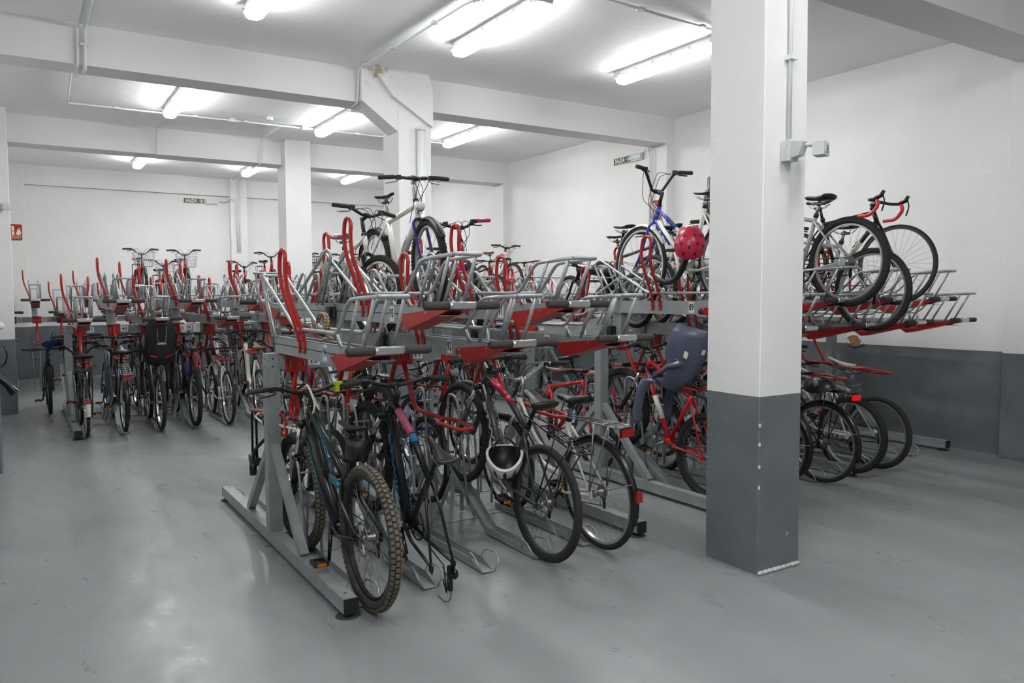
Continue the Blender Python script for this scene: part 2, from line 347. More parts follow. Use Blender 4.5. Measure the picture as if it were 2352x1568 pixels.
conduit([(-.2, 8.46, CZ-.3), (-.2, 8.46, 2.6)], .018, 'white conduit at the left edge of the picture', [(-.2, 8.46, 3.3), (-.2, 8.46, 2.9)])
for z in (3.56, 2.98): 
    o = build(MB('pvc').cyl((4.04, 8.4, z-.02), (4.04, 8.4, z+.02), .056, 16), 'pipe_collar'); tag(o, 'white %s collar on the thick drain pipe of the middle column' % ('upper' if z > 3 else 'lower'), 'pipe')
t = thing('smoke_detector', 'round white smoke detector on the ceiling at the top edge', 'smoke detector', (3.46, 6.02, CZ))
build(MB('pvc').cyl((0, 0, -.012), (0, 0, 0), .055, 20).tube([(0, 0, -.012), (0, 0, -.03), (0, 0, -.045)], [.05, .047, .03], 20), 'detector_body', t)
build(MB('black_plastic').cyl((0, 0, -.034), (0, 0, -.028), .0485, 20), 'sensing_slot', t)
for i, (x, y, lb) in enumerate(((3.15, 11.55, 'white round junction box on the ceiling near the far bay lamp'), (2.72, 11.95, 'small white junction box on the long ceiling conduit'))):
    o = build(MB('pvc').cyl((x, y, CZ-.05), (x, y, CZ), .045, 12), 'junction_box'); tag(o, lb, 'junction box')
o = build(MB('pvc').box(3.72, 3.8, 11.83, 11.93, CZ-.05, CZ), 'junction_box'); tag(o, 'white square junction box at the end of the lamp left of the middle column', 'junction box')
def pir(loc, rz, label):
    t = thing('motion_sensor', label, 'motion sensor', loc, rz)
    b = MB('pvc_grey').box(-.045, .045, -.05, 0, -.06, .05)
    for z in (-.028, .022): b.cyl((-.047, -.025, z), (-.044, -.025, z), .018, 14)
    build(b, 'mounting_box', t)
    build(MB('pvc_grey').prism([(-.045, .05), (-.13, .035), (-.1, -.035), (-.05, -.045)], 'x', -.02, .03).tube([(.0, -.11, .02), (.07, -.15, .02)], .012), 'bracket', t)
    h = MB('pvc_grey'); h.T = Matrix.Translation((.09, -.16, 0)) @ Matrix.Rotation(.35, 4, 'Z'); h.box(-.05, .05, -.035, .03, -.04, .035)
    build(h, 'sensor_head', t)
    h2 = MB('clear_lens'); h2.T = h.T; h2.box(-.028, .028, -.039, -.034, -.022, .018); h2.m('black_plastic'); 
    for k in range(3): h2.box(-.02+.018*k, -.018+.018*k, -.041, -.039, -.02, .016)
    build(h2, 'lens', t)
pir((3.73, 2.978, 2.43), 0, 'off-white motion sensor on the near column face')
pir((-.2, 12.77, 2.84), 0, 'off-white motion sensor on the far left column')
def exit_sign(mtx, label, lamp_label):
    t = thing('exit_sign', label, 'exit sign', mtx=mtx)
    build(MB('sign_cream').box(-.21, .21, -.004, 0, -.055, .055).m('green_sign').box(-.203, .203, -.006, -.004, -.048, .048), 'sign_plate', t)
    R_ = Matrix.Rotation(pi/2, 4, 'X')
    tx = MB('sign_cream').text('SALIDA', .098, Matrix.Translation((-.055, -.007, -.002)) @ R_, sx=.74)
    tx.tube([(.1, -.0065, 0), (.17, -.0065, 0)], .009, 4); tx.prism([(.135, .034), (.155, .034), (.188, 0), (.155, -.034), (.135, -.034), (.165, 0)], 'y', -.0075, -.006)
    build(tx, 'lettering', t)
    t = thing('emergency_lamp', lamp_label, 'emergency light', mtx=mtx @ Matrix.Translation((.36, 0, 0)))
    build(MB('pvc').box(-.13, .13, -.03, 0, -.055, .055), 'lamp_base', t)
    build(MB('clear_lens').prism([(-.03, .05), (-.055, .02), (-.055, -.03), (-.03, -.045)], 'x', -.12, .12), 'lamp_cover', t)
    build(MB('lime').ball((-.04, -.058, -.01), .006, n=8), 'indicator', t)
exit_sign(Matrix.Translation((3.27, 18.135, 3.69)), 'green SALIDA exit sign with arrow on the back wall', 'white emergency lamp right of the back wall exit sign')
exit_sign(Matrix.Translation((8.235, 9.74, 3.76)) @ Matrix.Rotation(-pi/2, 4, 'Z') @ Matrix.Rotation(0, 4, 'Y'), 'green SALIDA exit sign with arrow on the right wall', 'white emergency lamp right of the right wall exit sign')
def fire_sign(mtx, label):
    t = thing('fire_sign', label, 'sign', mtx=mtx)
    build(MB('sign_red').box(-.1, .1, -.004, 0, -.15, .15), 'sign_plate', t)
    g = MB('sign_cream'); y0, y1 = -.0055, -.004
    g.box(-.07, -.025, y0, y1, -.055, .075); g.prism([(-.07, .075), (-.06, .1), (-.035, .1), (-.025, .075)], 'y', y0, y1); g.prism([(-.08, .08), (-.09, .1), (-.07, .115), (-.03, .115), (-.03, .1), (-.065, .1)], 'y', y0, y1)
    g.prism([(.015, -.055), (.0, -.02), (.02, .02), (.03, .08), (.045, .04), (.06, .1), (.07, .03), (.085, .0), (.07, -.055)], 'y', y0, y1)
    g.box(-.092, .092, y0, y1, -.078, -.07); g.m('sign_red').box(-.06, -.035, -.0065, y0, .01, .03)
    build(g, 'pictogram', t)
    g = MB('sign_cream').text('EXTINTOR', .034, Matrix.Translation((0, -.006, -.11)) @ Matrix.Rotation(pi/2, 4, 'X'), sx=.9); build(g, 'lettering', t)
fire_sign(Matrix.Translation((8.085, 8.77, 2.87)) @ Matrix.Rotation(-pi/2, 4, 'Z'), 'red fire extinguisher sign on the right wall pilaster')
fire_sign(Matrix.Translation((-.02, 17.94, 2.87)), 'red fire extinguisher sign at the far left corner of the back wall')
# wall hole with rough plaster, black flared pipe and its cable at the left edge
t = thing('wall_hole', 'rough round hole in the plaster of the right wall at the paint line', 'hole', (8.245, 5.57, 1.07), 0)
build(MB('wall_paint').tube([(0.004, .09*cos(a)*1.1+.02*sin(3*a), .07*sin(a)) for a in [2*pi*i/14 for i in range(14)]], [.022, .014, .02, .012, .024, .016, .02, .012, .022, .014, .018, .012, .02, .016], 6, closed=True), 'plaster_rim', t)
build(MB('cork').tube([(-.004, 0, 0), (.0, 0, 0)], .075, 12), 'exposed_masonry', t)
t = thing('flared_tube', 'black flared plastic tube hanging at the left edge', 'tube', (-.16, 8.3, .8))
mb = MB('black_gloss'); P = [(-.14, 0, .22), (.04, 0, .04), (.085, 0, -.015), (.1, 0, -.035)]
mb.tube(P, [.028, .036, .05, .058], 18, cap=False); mb.tube(P[::-1], [.054, .045, .03, .024], 18, cap=False); build(mb, 'tube_body', t)
mb = MB('black_gloss').tube([(-.14, 0, .22), (-.16, .1, .24), (-.16, .2, .24)], .02, 8); build(mb, 'wall_mount', t)
o = build(MB('cable').tube(smoothpath([(-.17, 8.49, 1.2), (-.13, 8.4, 1.16), (-.115, 8.4, 1.1), (-.13, 8.4, 1.02), (-.17, 8.49, .98)], .05), .008, 6), 'hanging_cable'); tag(o, 'black cable loop hanging at the left edge above the flared tube', 'cable')
o = build(MB('pvc').ball((-.16, 8.44, 1.36), .035, n=10).cyl((-.17, 8.5, 1.36), (-.15, 8.42, 1.38), .018), 'tap'); tag(o, 'small white fitting on the left edge column', 'fitting')
# chips of missing paint on the near column
mb = MB('plate').bar((3.785, 2.974, .195), (3.795, 2.974, .215), .002, .004)
for z in (.75, .62, .5, .86): mb.box(3.542, 3.55, 2.975, 2.985, z, z+.02)
o = build(mb, 'paint_chip'); tag(o, 'small white paint chips on the dark base of the near column', 'paint chip')
mb = MB('pvc_grey'); rnd = random.Random(3)
for i in range(9): x = 3.56+.04*i; mb.ball((x, 2.97, .012), .028, .012+.006*rnd.random(), .014, n=8)
o = build(mb, 'plaster_crust'); tag(o, 'rough plaster crust along the foot of the near column', 'plaster')

# ------------------------------------------------------------------ two-tier rack parts (local x = outward from the rack's centre, z up)
def tray_meshes():
    D = {}
    b = MB('galv'); w = .058
    for s in (-1, 1):
        y0, y1 = (w-.004, w) if s > 0 else (-w, -w+.004)
        b.prism([(0, 0), (1.07, 0), (1.07, .035), (1.7, .082), (1.7, .105), (0, .105)], 'y', y0, y1)
        yy = (w, w-.02) if s > 0 else (-w+.02, -w)
        b.box(0, 1.7, min(yy), max(yy), .103, .107)
    b.box(0, 1.68, -w, w, .055, .059); b.box(0, .006, -w, w, 0, .105)
    D['trough'] = b.mesh('trough')
    b = MB('red')
    for s in (-1, 1):
        y0 = s*(w+.002); y1 = s*(w+.005)
        b.prism([(1.08, .05), (1.205, -.03), (1.72, .088), (1.72, .104)], 'y', min(y0, y1), max(y0, y1))
    b.loft([[(1.09, -w-.004, .045), (1.09, -w-.004, .04), (1.09, w+.004, .04), (1.09, w+.004, .045)], [(1.205, -w-.004, -.027), (1.205, -w-.004, -.031), (1.205, w+.004, -.031), (1.205, w+.004, -.027)], [(1.72, -w-.004, .092), (1.72, -w-.004, .088), (1.72, w+.004, .088), (1.72, w+.004, .092)]], smooth=False)
    b.m('galv_tube')
    for x, z in ((1.13, .045), (1.45, .07)):
        for s in (-1, 1): b.cyl((x, s*(w+.004), z), (x, s*(w+.008), z), .006, 8)
    D['skid_plate'] = b.mesh('skid_plate')
    b = MB('alu').box(1.66, 1.76, -.062, .062, .094, .122).cyl((1.735, -.075, .108), (1.735, .075, .108), .02, 14)
    b.m('black_plastic')
    for s in (-.045, .045): b.ball((1.7, s, .124), .008, n=8)
    D['handle_bar'] = b.mesh('handle_bar')
    g = MB('grip').tube([(0, 0, 0), (0, .004, 0), (0, .128, 0), (0, .137, 0)], [.017, .022, .022, .016], 14); D['grip'] = g.mesh('grip')
    b = MB('galv_tube')
    for s in (-.075, .075):
        b.tube(smoothpath([(.55, s, .17), (1.24, s, .17), (1.42, s, .345), (1.79, s, .36)], .05, 3), .0105, 8)
        b.tube([(1.54, s, .345), (1.39, s, .1)], .0095, 8); b.tube([(1.74, s, .35), (1.6, s, .1)], .0095, 8)
        b.tube([(1.24, s, .17), (1.24, s*.8, .1)], .009, 8)
    b.tube(smoothpath([(1.79, -.075, .36), (1.81, -.06, .361), (1.81, .06, .361), (1.79, .075, .36)], .02, 3), .0105, 8)
    b.tube(smoothpath([(1.24, -.072, .16), (1.27, -.06, .09), (1.27, .06, .09), (1.24, .072, .16)], .04, 4), .007, 8)
    D['wheel_guard'] = b.mesh('wheel_guard')
    for kind in 'LH':
        b = MB('galv_tube')
        for s in (-.075, .075):
            if kind == 'L': b.tube(smoothpath([(.56, s, .17), (.5, s, .18), (-.16, s*1.0, .49), (-.2, s, .49), (.03, s, .1)], .05, 3), .0105, 8)
            else: b.tube(smoothpath([(.56, s, .17), (.5, s, .18), (-.12, s, .47), (-.2, s, .43), (.0, s, .1)], .09, 5), .0105, 8)
            b.tube([(-.12, s, .38), (.1, s, .1)], .008, 6)
        if kind == 'L': b.tube(smoothpath([(-.17, -.085, .495), (-.17, -.08, .5), (-.17, .08, .5), (-.17, .085, .495)], .02, 3), .0105, 8)
        b.tube(smoothpath([(-.1, -.075, .4), (-.08, -.06, .31), (-.08, .06, .31), (-.1, .075, .4)], .05, 4), .006, 6)
        if kind == 'H':   # second, low holder hoop ahead of the first
            for s in (-.05, .05): b.tube(smoothpath([(.75, s, .12), (.50, s, .32), (.44, s, .32), (.42, s, .12)], .06, 3), .0095, 8)
        D['wheel_holder'+kind] = b.mesh('wheel_holder')
    b = MB('red')
    for x in (.56, .65):
        b.box(x-.013, x+.013, -.071, -.061, .03, .12).m('galv_tube').cyl((x, -.071, .045), (x, -.075, .045), .006, 8).m('red')
    P1 = smoothpath([(.56, -.066, .1), (.56, -.075, .16), (.535, -.155, .41), (.53, -.165, .52), (.54, -.165, .575)], .07, 4)
    P2 = smoothpath([(.65, -.066, .1), (.65, -.075, .16), (.63, -.155, .41), (.64, -.165, .52), (.65, -.165, .575)], .07, 4)
    top = [(.595-.055*cos(a), -.165, .575+.055*sin(a)) for a in [pi*i/8 for i in range(1, 8)]]
    b.tube([Vector(p) for p in P1]+[Vector(p) for p in top]+[Vector(p) for p in P2[::-1]], .012, 10); D['locking_hoop'] = b.mesh('locking_hoop')
    b = MB('black_plastic').box(-.06, -.004, -.05, .05, .0, .085).m('black_gloss').box(-.066, -.06, -.04, .04, .01, .075).m('steel')
    for k in range(3): b.box(-.069, -.066, -.03+.022*k, -.024+.022*k, .015, .07)
    D['end_latch'] = b.mesh('end_latch')
    b = MB('galv').box(.02, .14, -.045, .045, -.2, .0); D['support_stub'] = b.mesh('support_stub')
    return D
TM = tray_meshes()
PLATES = {}
def plate_mesh(txt, w, h, size, sx=1.0):
    if (txt, w) not in PLATES:
        b = MB('plate').box(-w/2, w/2, -.0015, 0, -h/2, h/2).m('ink')
        b.text(txt, size, Matrix.Translation((0, -.002, 0)) @ Matrix.Rotation(pi/2, 4, 'X'), sx=sx)
        PLATES[(txt, w)] = b.mesh('number_plate')
    return PLATES[(txt, w)]
ZL, ZH = 1.255, 1.46
def tray(x, yc, high, side, num, label, group=None, inner=0.0):
    """side -1: opens toward the camera, +1: away"""
    z = ZH if high else ZL
    t = thing('bike_tray', label, 'bike rack tray', (x, yc+side*inner, z), -pi/2 if side < 0 else pi/2, group)
    for k in ('trough', 'skid_plate', 'wheel_guard', 'locking_hoop', 'end_latch'): link(k, TM[k], t)
    link('wheel_holder', TM['wheel_holder'+('H' if high else 'L')], t)
    h = link('handle_bar', TM['handle_bar'], t)
    for s in (1, -1):
        g = link('grip', TM['grip'], h, Matrix.Translation((1.735, s*.075, .108)) @ (Matrix.Identity(4) if s > 0 else Matrix.Rotation(pi, 4, 'X')))
    if high: link('support_stub', TM['support_stub'], t)
    if num:
        me = plate_mesh(num, .06, .088, .072, .72)
        if side < 0: link('number_plate', me, t, Matrix.Translation((1.0, -.0585, .056)))
        else: link('number_plate', me, t, Matrix.Translation((1.0, .0585, .056)) @ Matrix.Rotation(pi, 4, 'Z'))
    return t
def frame_meshes():
    D = {}
    b = MB('galv').box(-.043, .043, -.043, .043, .1, 1.25).m('galv_beam').box(-.045, .045, -.045, .045, 1.248, 1.253).m('black_plastic')
    for z in (1.17, 1.22): b.cyl((0, -.0445, z), (0, -.042, z), .006, 8); b.cyl((-.0445, -.02, z), (-.042, -.02, z), .006, 8)
    D['post'] = b.mesh('post')
    b = MB('galv').box(-.038, .038, -1.38, 1.38, .028, .105).m('steel')
    for y in (-1.3, 1.3, 0): b.cyl((0, y, .105), (0, y, .108), .009, 8)
    D['base_bar'] = b.mesh('base_bar')
    D['base_short'] = MB('galv').box(-.038, .038, -1.38, .95, .028, .105).mesh('base_bar')
    D['end_cap'] = MB('black_plastic').box(-.0385, .0385, -.008, .0, .0275, .1055).mesh('end_cap')
    D['foot'] = MB('rubber_foot').tube([(0, 0, 0), (0, 0, .004), (0, 0, .012)], [.062, .06, .03], 18).m('steel').cyl((0, 0, .01), (0, 0, .03), .009, 8).mesh('foot')
    D['brace'] = MB('galv').bar((0, -.04, .66), (0, -.62, .105), .05, .05, (1, 0, 0)).mesh('brace')
    # floor channels, local +x outward
    for kind in 'LH':
        b = MB('galv'); w = .036; t = .003; hh = .045
        path = [(.2, .006), (1.16, .006), (1.29, .006)] if kind == 'L' else [(.14, .36), (.70, .012), (1.16, .006), (1.29, .006)]
        for s in (-1, 1):
            for i in range(len(path)-1):
                (x0, z0), (x1, z1) = path[i], path[i+1]; h1 = hh if i < len(path)-2 else .0
                b.prism([(x0, z0), (x1, z1), (x1, z1+h1+.002), (x0, z0+hh)], 'y', min(s*w, s*(w+t)), max(s*w, s*(w+t)))
        for i in range(len(path)-1):
            (x0, z0), (x1, z1) = path[i], path[i+1]; b.prism([(x0, z0), (x1, z1), (x1, z1+.004), (x0, z0+.004)], 'y', -w, w)
        if kind == 'H':
            for s in (-1, 1): b.bar((.22, s*.03, .33), (.30, s*.1, .01), .03, .006, (1, 0, 0)); b.bar((.22, s*.03, .33), (.1, s*.1, .01), .03, .006, (1, 0, 0))
        b.box(.28, .31, -.2, .2, .0, .006)
        D['wheel_channel'+kind] = b.mesh('wheel_channel')
        b = MB('galv_tube')
        for s in (-1, 1):
            b.tube(smoothpath([(1.14, s*w, .03), (1.15, s*(w+.015), .1), (1.25, s*(w+.04), .105), (1.3, s*(w+.035), .06), (1.29, s*(w+.006), .008)], .035, 4), .0055, 8)
        D['end_loop'] = b.mesh('end_loop')
        b = MB('galv_tube'); z0 = .04 if kind == 'L' else .3; zt = .62 if kind == 'L' else .9
        for s in (-1, 1):
            b.tube(smoothpath([(.46, s*.045, z0 if kind == 'L' else .15), (.34, s*.06, zt), (.2, s*.06, zt+.02), (.16, s*.045, z0)], .07, 4), .009, 8)
        b.tube([(.3, -.06, zt-.1), (.3, .06, zt-.1)], .006, 6)
        D['wheel_holder'+kind] = b.mesh('wheel_holder')
    b = MB('red').box(.05, .072, -.07, .07, 1.13, 1.262).box(-.02, .07, -.07, -.062, 1.15, 1.262).box(-.02, .07, .062, .07, 1.15, 1.262).m('steel')
    for s in (-.045, .045): b.cyl((.072, s, 1.2), (.09, s, 1.2), .007, 8); b.bar((.085, s, 1.205), (.085, s, 1.165), .008, .008)
    D['arm_bracket'] = b.mesh('arm_bracket')
    b = MB('red').tube(smoothpath([(.06, 0, 1.16), (.24, 0, .86), (.3, 0, .835), (.66, 0, .825)], .06, 4), .018, 10, flat=.8)
    D['locking_arm'] = b.mesh('locking_arm')
    b = MB('red').tube(smoothpath([(.06, 0, 1.16), (.03, -.02, .95), (.02, -.03, .86), (.1, -.03, .82)], .06, 4), .018, 10, flat=.8); D['short_arm'] = b.mesh('locking_arm')
    L_ = smoothpath([(.66, .0, .825), (.74, .075, .815), (.98, .05, .80), (1.0, 0, .80), (.98, -.05, .80), (.74, -.075, .815), (.66, .0, .825)], .03, 3)
    b = MB('red').tube(L_[:-1], .0125, 8, closed=True); D['arm_loop'] = b.mesh('arm_loop')
    return D
FM = frame_meshes()
YC1 = lambda x: 5.05+.1*(x-1.35)
def rack_unit(label, x0, x1, yc, slots, nums, sides=(-1, 1), kinds=None, posts=None, skip_arm=(), skip_loop=()):
    """one welded rack unit: posts, base bars, beam, floor channels and locking arms"""
    t = thing('bike_rack', label, 'bike rack', (x0, yc(x0), 0))
    I = Matrix.Identity(4)
    def at(x, dy=0, rz=0, z=0): return Matrix.Translation((x-x0, yc(x)-yc(x0)+dy, z)) @ Matrix.Rotation(rz, 4, 'Z')
    for x in (posts or (x0, x1)):
        link('post', FM['post'], t, at(x)); one = sides == (-1,); bb = link('base_bar', FM['base_short' if one else 'base_bar'], t, at(x))
        for s in ((-1,) if one else (-1, 1)):
            link('end_cap', FM['end_cap'], bb, Matrix.Translation((0, -1.38, 0)) if s < 0 else Matrix.Rotation(pi, 4, 'Z') @ Matrix.Translation((0, -1.38, 0)))
            link('foot', FM['foot'], t, at(x, s*1.33)); link('brace', FM['brace'], t, at(x, 0, 0 if s < 0 else pi))
    a = Vector((0, 0, 1.198)); b_ = Vector((x1-x0, yc(x1)-yc(x0), 1.198)); d = (b_-a).normalized()
    for s in (-1, 1):
        o = Vector((0, s*.04, 0)); build(MB('galv_beam').bar(a+d*.05+o, b_-d*.05+o, .03, .1), 'beam', t)
    build(MB('galv_tube').bar(a+d*.04, a+d*.09, .1, .085), 'beam_joint', t); build(MB('galv_tube').bar(b_-d*.09, b_-d*.04, .1, .085), 'beam_joint', t)
    kinds = kinds or 'LH'
    for s in sides:
        rz = -pi/2 if s < 0 else pi/2
        for i, x in enumerate(slots):
            k = kinds[i % len(kinds)]
            c = link('wheel_channel', FM['wheel_channel'+k], t, at(x, 0, rz)); link('end_loop', FM['end_loop'], c); link('wheel_holder', FM['wheel_holder'+k], c)
            br = link('arm_bracket', FM['arm_bracket'], t, at(x+.03, 0, rz)); 
            if (s, i) in skip_loop: link('locking_arm', FM['short_arm'], t, at(x+.03, 0, rz)); 
            else: ar = link('locking_arm', FM['locking_arm'], t, at(x+.03, 0, rz) @ Matrix.Translation((0, 0, 0 if k == 'L' else .07))); link('arm_loop', FM['arm_loop'], ar)
            if nums and s < 0:
                pm = plate_mesh(nums[i], .085, .07, .062, .95)
                link('number_plate', pm, t, at(x+.15, -.058, .0997 if yc is YC1 else 0, 1.2))
    return t
R2 = lambda x: 11.4
R3 = lambda x: 16.95
S1A = [1.47+.393*i for i in range(5)]; S1B = [4.47+.43*i for i in range(8)]
S2A = [.60+.393*i for i in range(8)]; S2B = [4.62+.42*i for i in range(8)]
S3A = [-.17+.39*i for i in range(9)]; S3B = [3.9+.42*i for i in range(10)]
rack_unit('galvanised two-tier bike rack nearest the camera, slots 13 to 9', 1.35, 3.46, YC1, S1A, ['13', '12', '11', '10', '9'], kinds='LHLHL', skip_loop=((-1, 0), (-1, 1), (-1, 3), (1, 0)))
rack_unit('galvanised two-tier bike rack behind the near column, slots 8 to 1', 4.29, 8.02, YC1, S1B, [str(8-i) for i in range(8)], kinds='HL', posts=(4.29, 6.2, 8.02))
rack_unit('galvanised two-tier bike rack in the middle row, left unit, slots 41 to 34', .5, 3.86, R2, S2A, [str(41-i) for i in range(8)], kinds='LH')
rack_unit('galvanised two-tier bike rack in the middle row, right unit', 4.4, 7.95, R2, S2B, [str(33-i) for i in range(8)], kinds='LH')
rack_unit('galvanised bike rack along the back wall, left unit, slots 76 to 68', -.42, 3.4, R3, S3A, [str(76-i) for i in range(9)], sides=(-1,), kinds='HL', posts=(-.42, 3.4))
rack_unit('galvanised bike rack along the back wall, right unit', 3.62, 8.0, R3, S3B, [str(67-i) for i in range(10)], sides=(-1,), kinds='HL', posts=(3.62, 8.0))
# upper trays
ordw = ['first', 'second', 'third', 'fourth', 'fifth', 'sixth', 'seventh', 'eighth', 'ninth', 'tenth', 'eleventh', 'twelfth', 'thirteenth', 'fourteenth', 'fifteenth', 'sixteenth', 'seventeenth', 'eighteenth']
U1 = [(1.45, 0, '94'), (1.86, 1, '93'), (2.25, 0, '92'), (2.64, 1, '91'), (3.02, 0, '90'), (4.5, 1, '89'), (4.97, 0, '88'), (5.42, 1, '87'), (5.84, 0, '86'), (6.28, 1, '85'), (6.71, 0, '84'), (7.15, 1, '83'), (7.59, 0, '82')]
vis = {'94': 'lower upper-tier tray nearest the camera with a coiled cable lock on it', '93': 'raised tray directly right of the one with the coiled cable lock',
       '92': 'lower tray in front of the white and purple mountain bike', '91': 'raised tray just left of the pink childrens bike front wheel, empty',
       '90': 'empty lower tray whose handle overlaps the post beside slot 8', '89': 'raised tray carrying the blue and white city bike',
       '88': 'lower tray under the flat-barred white bike behind the red helmet', '87': 'raised tray under the silver and plum mountain bike',
       '86': 'lower tray under the dusty grey mountain bike', '85': 'raised tray under the black road bike',
       '84': 'empty lower tray below the road bike front wheel', '83': 'empty raised tray nearest the right wall', '82': 'empty lower tray whose handle points furthest right'}
for x, h, n in U1:
    tray(x, YC1(x)+.05, h, -1, n, vis[n])
F1 = [(1.80, 1), (2.2, 0), (2.6, 1), (2.99, 0), (4.45, 0), (4.9, 1), (5.35, 0), (5.8, 1), (6.25, 0), (6.7, 1), (7.15, 0), (7.6, 1)]
for i, (x, h) in enumerate(F1):
    tray(x, YC1(x)+.05, h, 1, str(95+i), 'far-side upper tray of the near row, %s from the left, %s' % (ordw[i], 'raised' if h else 'lower'), 'trays on the far side of the near row')
for side, nm, x0 in ((-1, 'near side', .59), (1, 'far side', .62)):
    for j in range(18):
        x = x0+.39*j if j < 8 else 4.62+.39*(j-8)
        if x > 8.0 : break
        tray(x, 11.4, j % 2, side, '', '%s upper tray of the middle row, %s from the left, %s' % (nm, ordw[j], 'raised' if j % 2 else 'lower'), 'trays on the %s of the middle row' % nm)
for j in range(18):
    x = -.17+.39*j if j < 9 else 3.85+.42*(j-9)
    if x > 7.9: break
    tray(x, 16.95, j % 2, -1, '', 'upper tray along the back wall, %s from the left, %s' % (ordw[j], 'raised' if j % 2 else 'lower'), 'trays along the back wall')

# ------------------------------------------------------------------ bicycles (local x = forward from the rear tyre contact, z up)
WC = {}
def wheel_parts(R, tw, style, rim, spoke='steel', hi=False):
    key = (R, tw, style, rim, spoke, hi)
    if key in WC: return WC[key]
    n = 64 if hi else 40; rt = R-tw/2; tm = 'tyre'
    if style == 'dusty': tm = 'tyre_knob'
    b = MB(tm)
    b.tube([(rt*cos(2*pi*i/n), 0, rt*sin(2*pi*i/n)) for i in range(n)], tw/2*.96 if style in ('knob', 'dusty') else tw/2, 10 if hi else 8, closed=True)
    if style in ('knob', 'dusty'):
        b.m('tyre_dusty' if style == 'dusty' else 'tyre'); N = int((72 if hi else 52)*R/.35)
        for i in range(N):
            for row, off in ((-1, .5), (0, 0), (1, .5)):
                a = 2*pi*(i+off)/N; ph = row*.75; r0 = tw/2*.93; r1 = tw/2*1.10
                ca, sa = cos(a), sin(a); w_ = .30*2*pi*R/N; wy = tw*.15
                e = Vector((-sa, 0, ca)); rd = Vector((ca*cos(ph), sin(ph), sa*cos(ph))); sd = rd.cross(e); c = Vector((ca*rt, 0, sa*rt))
                P = [c+rd*r+e*(p*w_)+sd*(q*wy) for r in (r0, r1) for p, q in ((-1, -1), (1, -1), (1, 1), (-1, 1))]
                b.add(P, [(4, 5, 6, 7), (0, 1, 5, 4), (1, 2, 6, 5), (2, 3, 7, 6), (3, 0, 4, 7)])
    t = b.mesh('tyre')
    b = MB(rim); rr = R-tw*.93; h = .014
    V = []; F = []; prof = [(-.011, .006), (.011, .006), (.011, -h), (-.011, -h)]
    for i in range(n):
        a = 2*pi*i/n
        for y, d in prof: V.append(((rr+d)*cos(a), y, (rr+d)*sin(a)))
    for i in range(n):
        j = (i+1) % n
        for k in range(4): l = (k+1) % 4; F.append((i*4+k, i*4+l, j*4+l, j*4+k))
    b.add(V, F, False); r_ = b.mesh('rim')
    b = MB(spoke); ns = 32 if hi else 28
    for i in range(ns):
        a = 2*pi*i/ns; s = 1 if i % 2 else -1; a2 = a+s*(.9 if (i//2) % 2 else -.9)
        b.tube([(.022*cos(a2), s*.03, .022*sin(a2)), ((rr-h)*cos(a), 0, (rr-h)*sin(a))], .0011 if hi else .0013, 3, cap=False)
    s_ = b.mesh('spokes')
    b = MB('steel').tube([(0, -.05, 0), (0, -.035, 0), (0, -.034, 0), (0, -.028, 0), (0, -.02, 0), (0, .02, 0), (0, .028, 0), (0, .034, 0), (0, .035, 0), (0, .05, 0)], [.009, .009, .025, .025, .015, .015, .025, .025, .009, .009], 12)
    h_ = b.mesh('hub')
    WC[key] = (t, r_, s_, h_); return WC[key]
def put_wheel(name, parent, mtx, R, tw, style, rim, hi=False, spoke='steel', label=None):
    t, r_, s_, h_ = wheel_parts(R, tw, style, rim, spoke, hi)
    w = link(name, t, parent, mtx)
    for n_, me in (('rim', r_), ('spokes', s_), ('hub', h_)): link(n_, me, w)
    if label: w['label'] = label
    return w
GM = {}
def gm(key, fn):
    if key not in GM: GM[key] = fn()
    return GM[key]
def saddle_mesh(kind, m1):
    def f():
        b = MB(m1); L_, Wr, Wn, hgt = {'sport': (.27, .075, .018, .035), 'city': (.25, .105, .03, .06), 'wide': (.24, .115, .04, .065)}[kind]
        rings = []
        for i in range(12):
            t = i/11; x = -L_*.42+L_*t; s_ = max(0, 1-t*1.55); w = Wn+(Wr-Wn)*(s_**1.2)*(1 if t > .06 else .82); dz = .012*(abs(t-.45)*2)**2
            th = hgt*(.9-.35*t); e = .45 if i in (0, 11) else 1
            rings.append([(x, w*e*cos(a), dz+(th*.35*sin(a) if sin(a) > 0 else th*.9*sin(a)*(.55+.45*abs(cos(a))))*e) for a in [2*pi*k/14 for k in range(14)]])
        b.loft(rings); b.m('steel')
        for s in (-.022, .022): b.tube(smoothpath([(-.08, s*1.6, -hgt*.5), (-.05, s, -.05), (.06, s, -.05), (.12, s*.4, -.02)], .02, 2), .0035, 6)
        return b.mesh('saddle')
    return gm(('sad', kind, m1), f)
def grip_mesh(m1):
    return gm(('grip', m1), lambda: MB(m1).tube([(0, 0, 0), (0, .003, 0), (0, .115, 0), (0, .122, 0)], [.013, .0165, .0165, .012], 10).mesh('grip'))
def lever_mesh(m1):
    def f():
        b = MB('black_plastic').box(-.018, .018, -.02, .02, -.016, .016).m(m1)
        b.tube(smoothpath([(.02, 0, -.01), (.045, .0, -.02), (.05, .05, -.028), (.05, .095, -.03)], .02, 3), .006, 6); return b.mesh('brake_lever')
    return gm(('lev', m1), f)
def pedal_mesh():
    return gm('pedal', lambda: MB('black_plastic').box(-.045, .045, .01, .022, -.012, .012).box(-.045, .045, .078, .09, -.012, .012).box(-.045, -.035, .01, .09, -.012, .012).box(.035, .045, .01, .09, -.012, .012).cyl((0, 0, 0), (0, .09, 0), .008, 8).m('reflector_orange').box(-.048, -.045, .025, .075, -.008, .008).box(.045, .048, .025, .075, -.008, .008).mesh('pedal'))
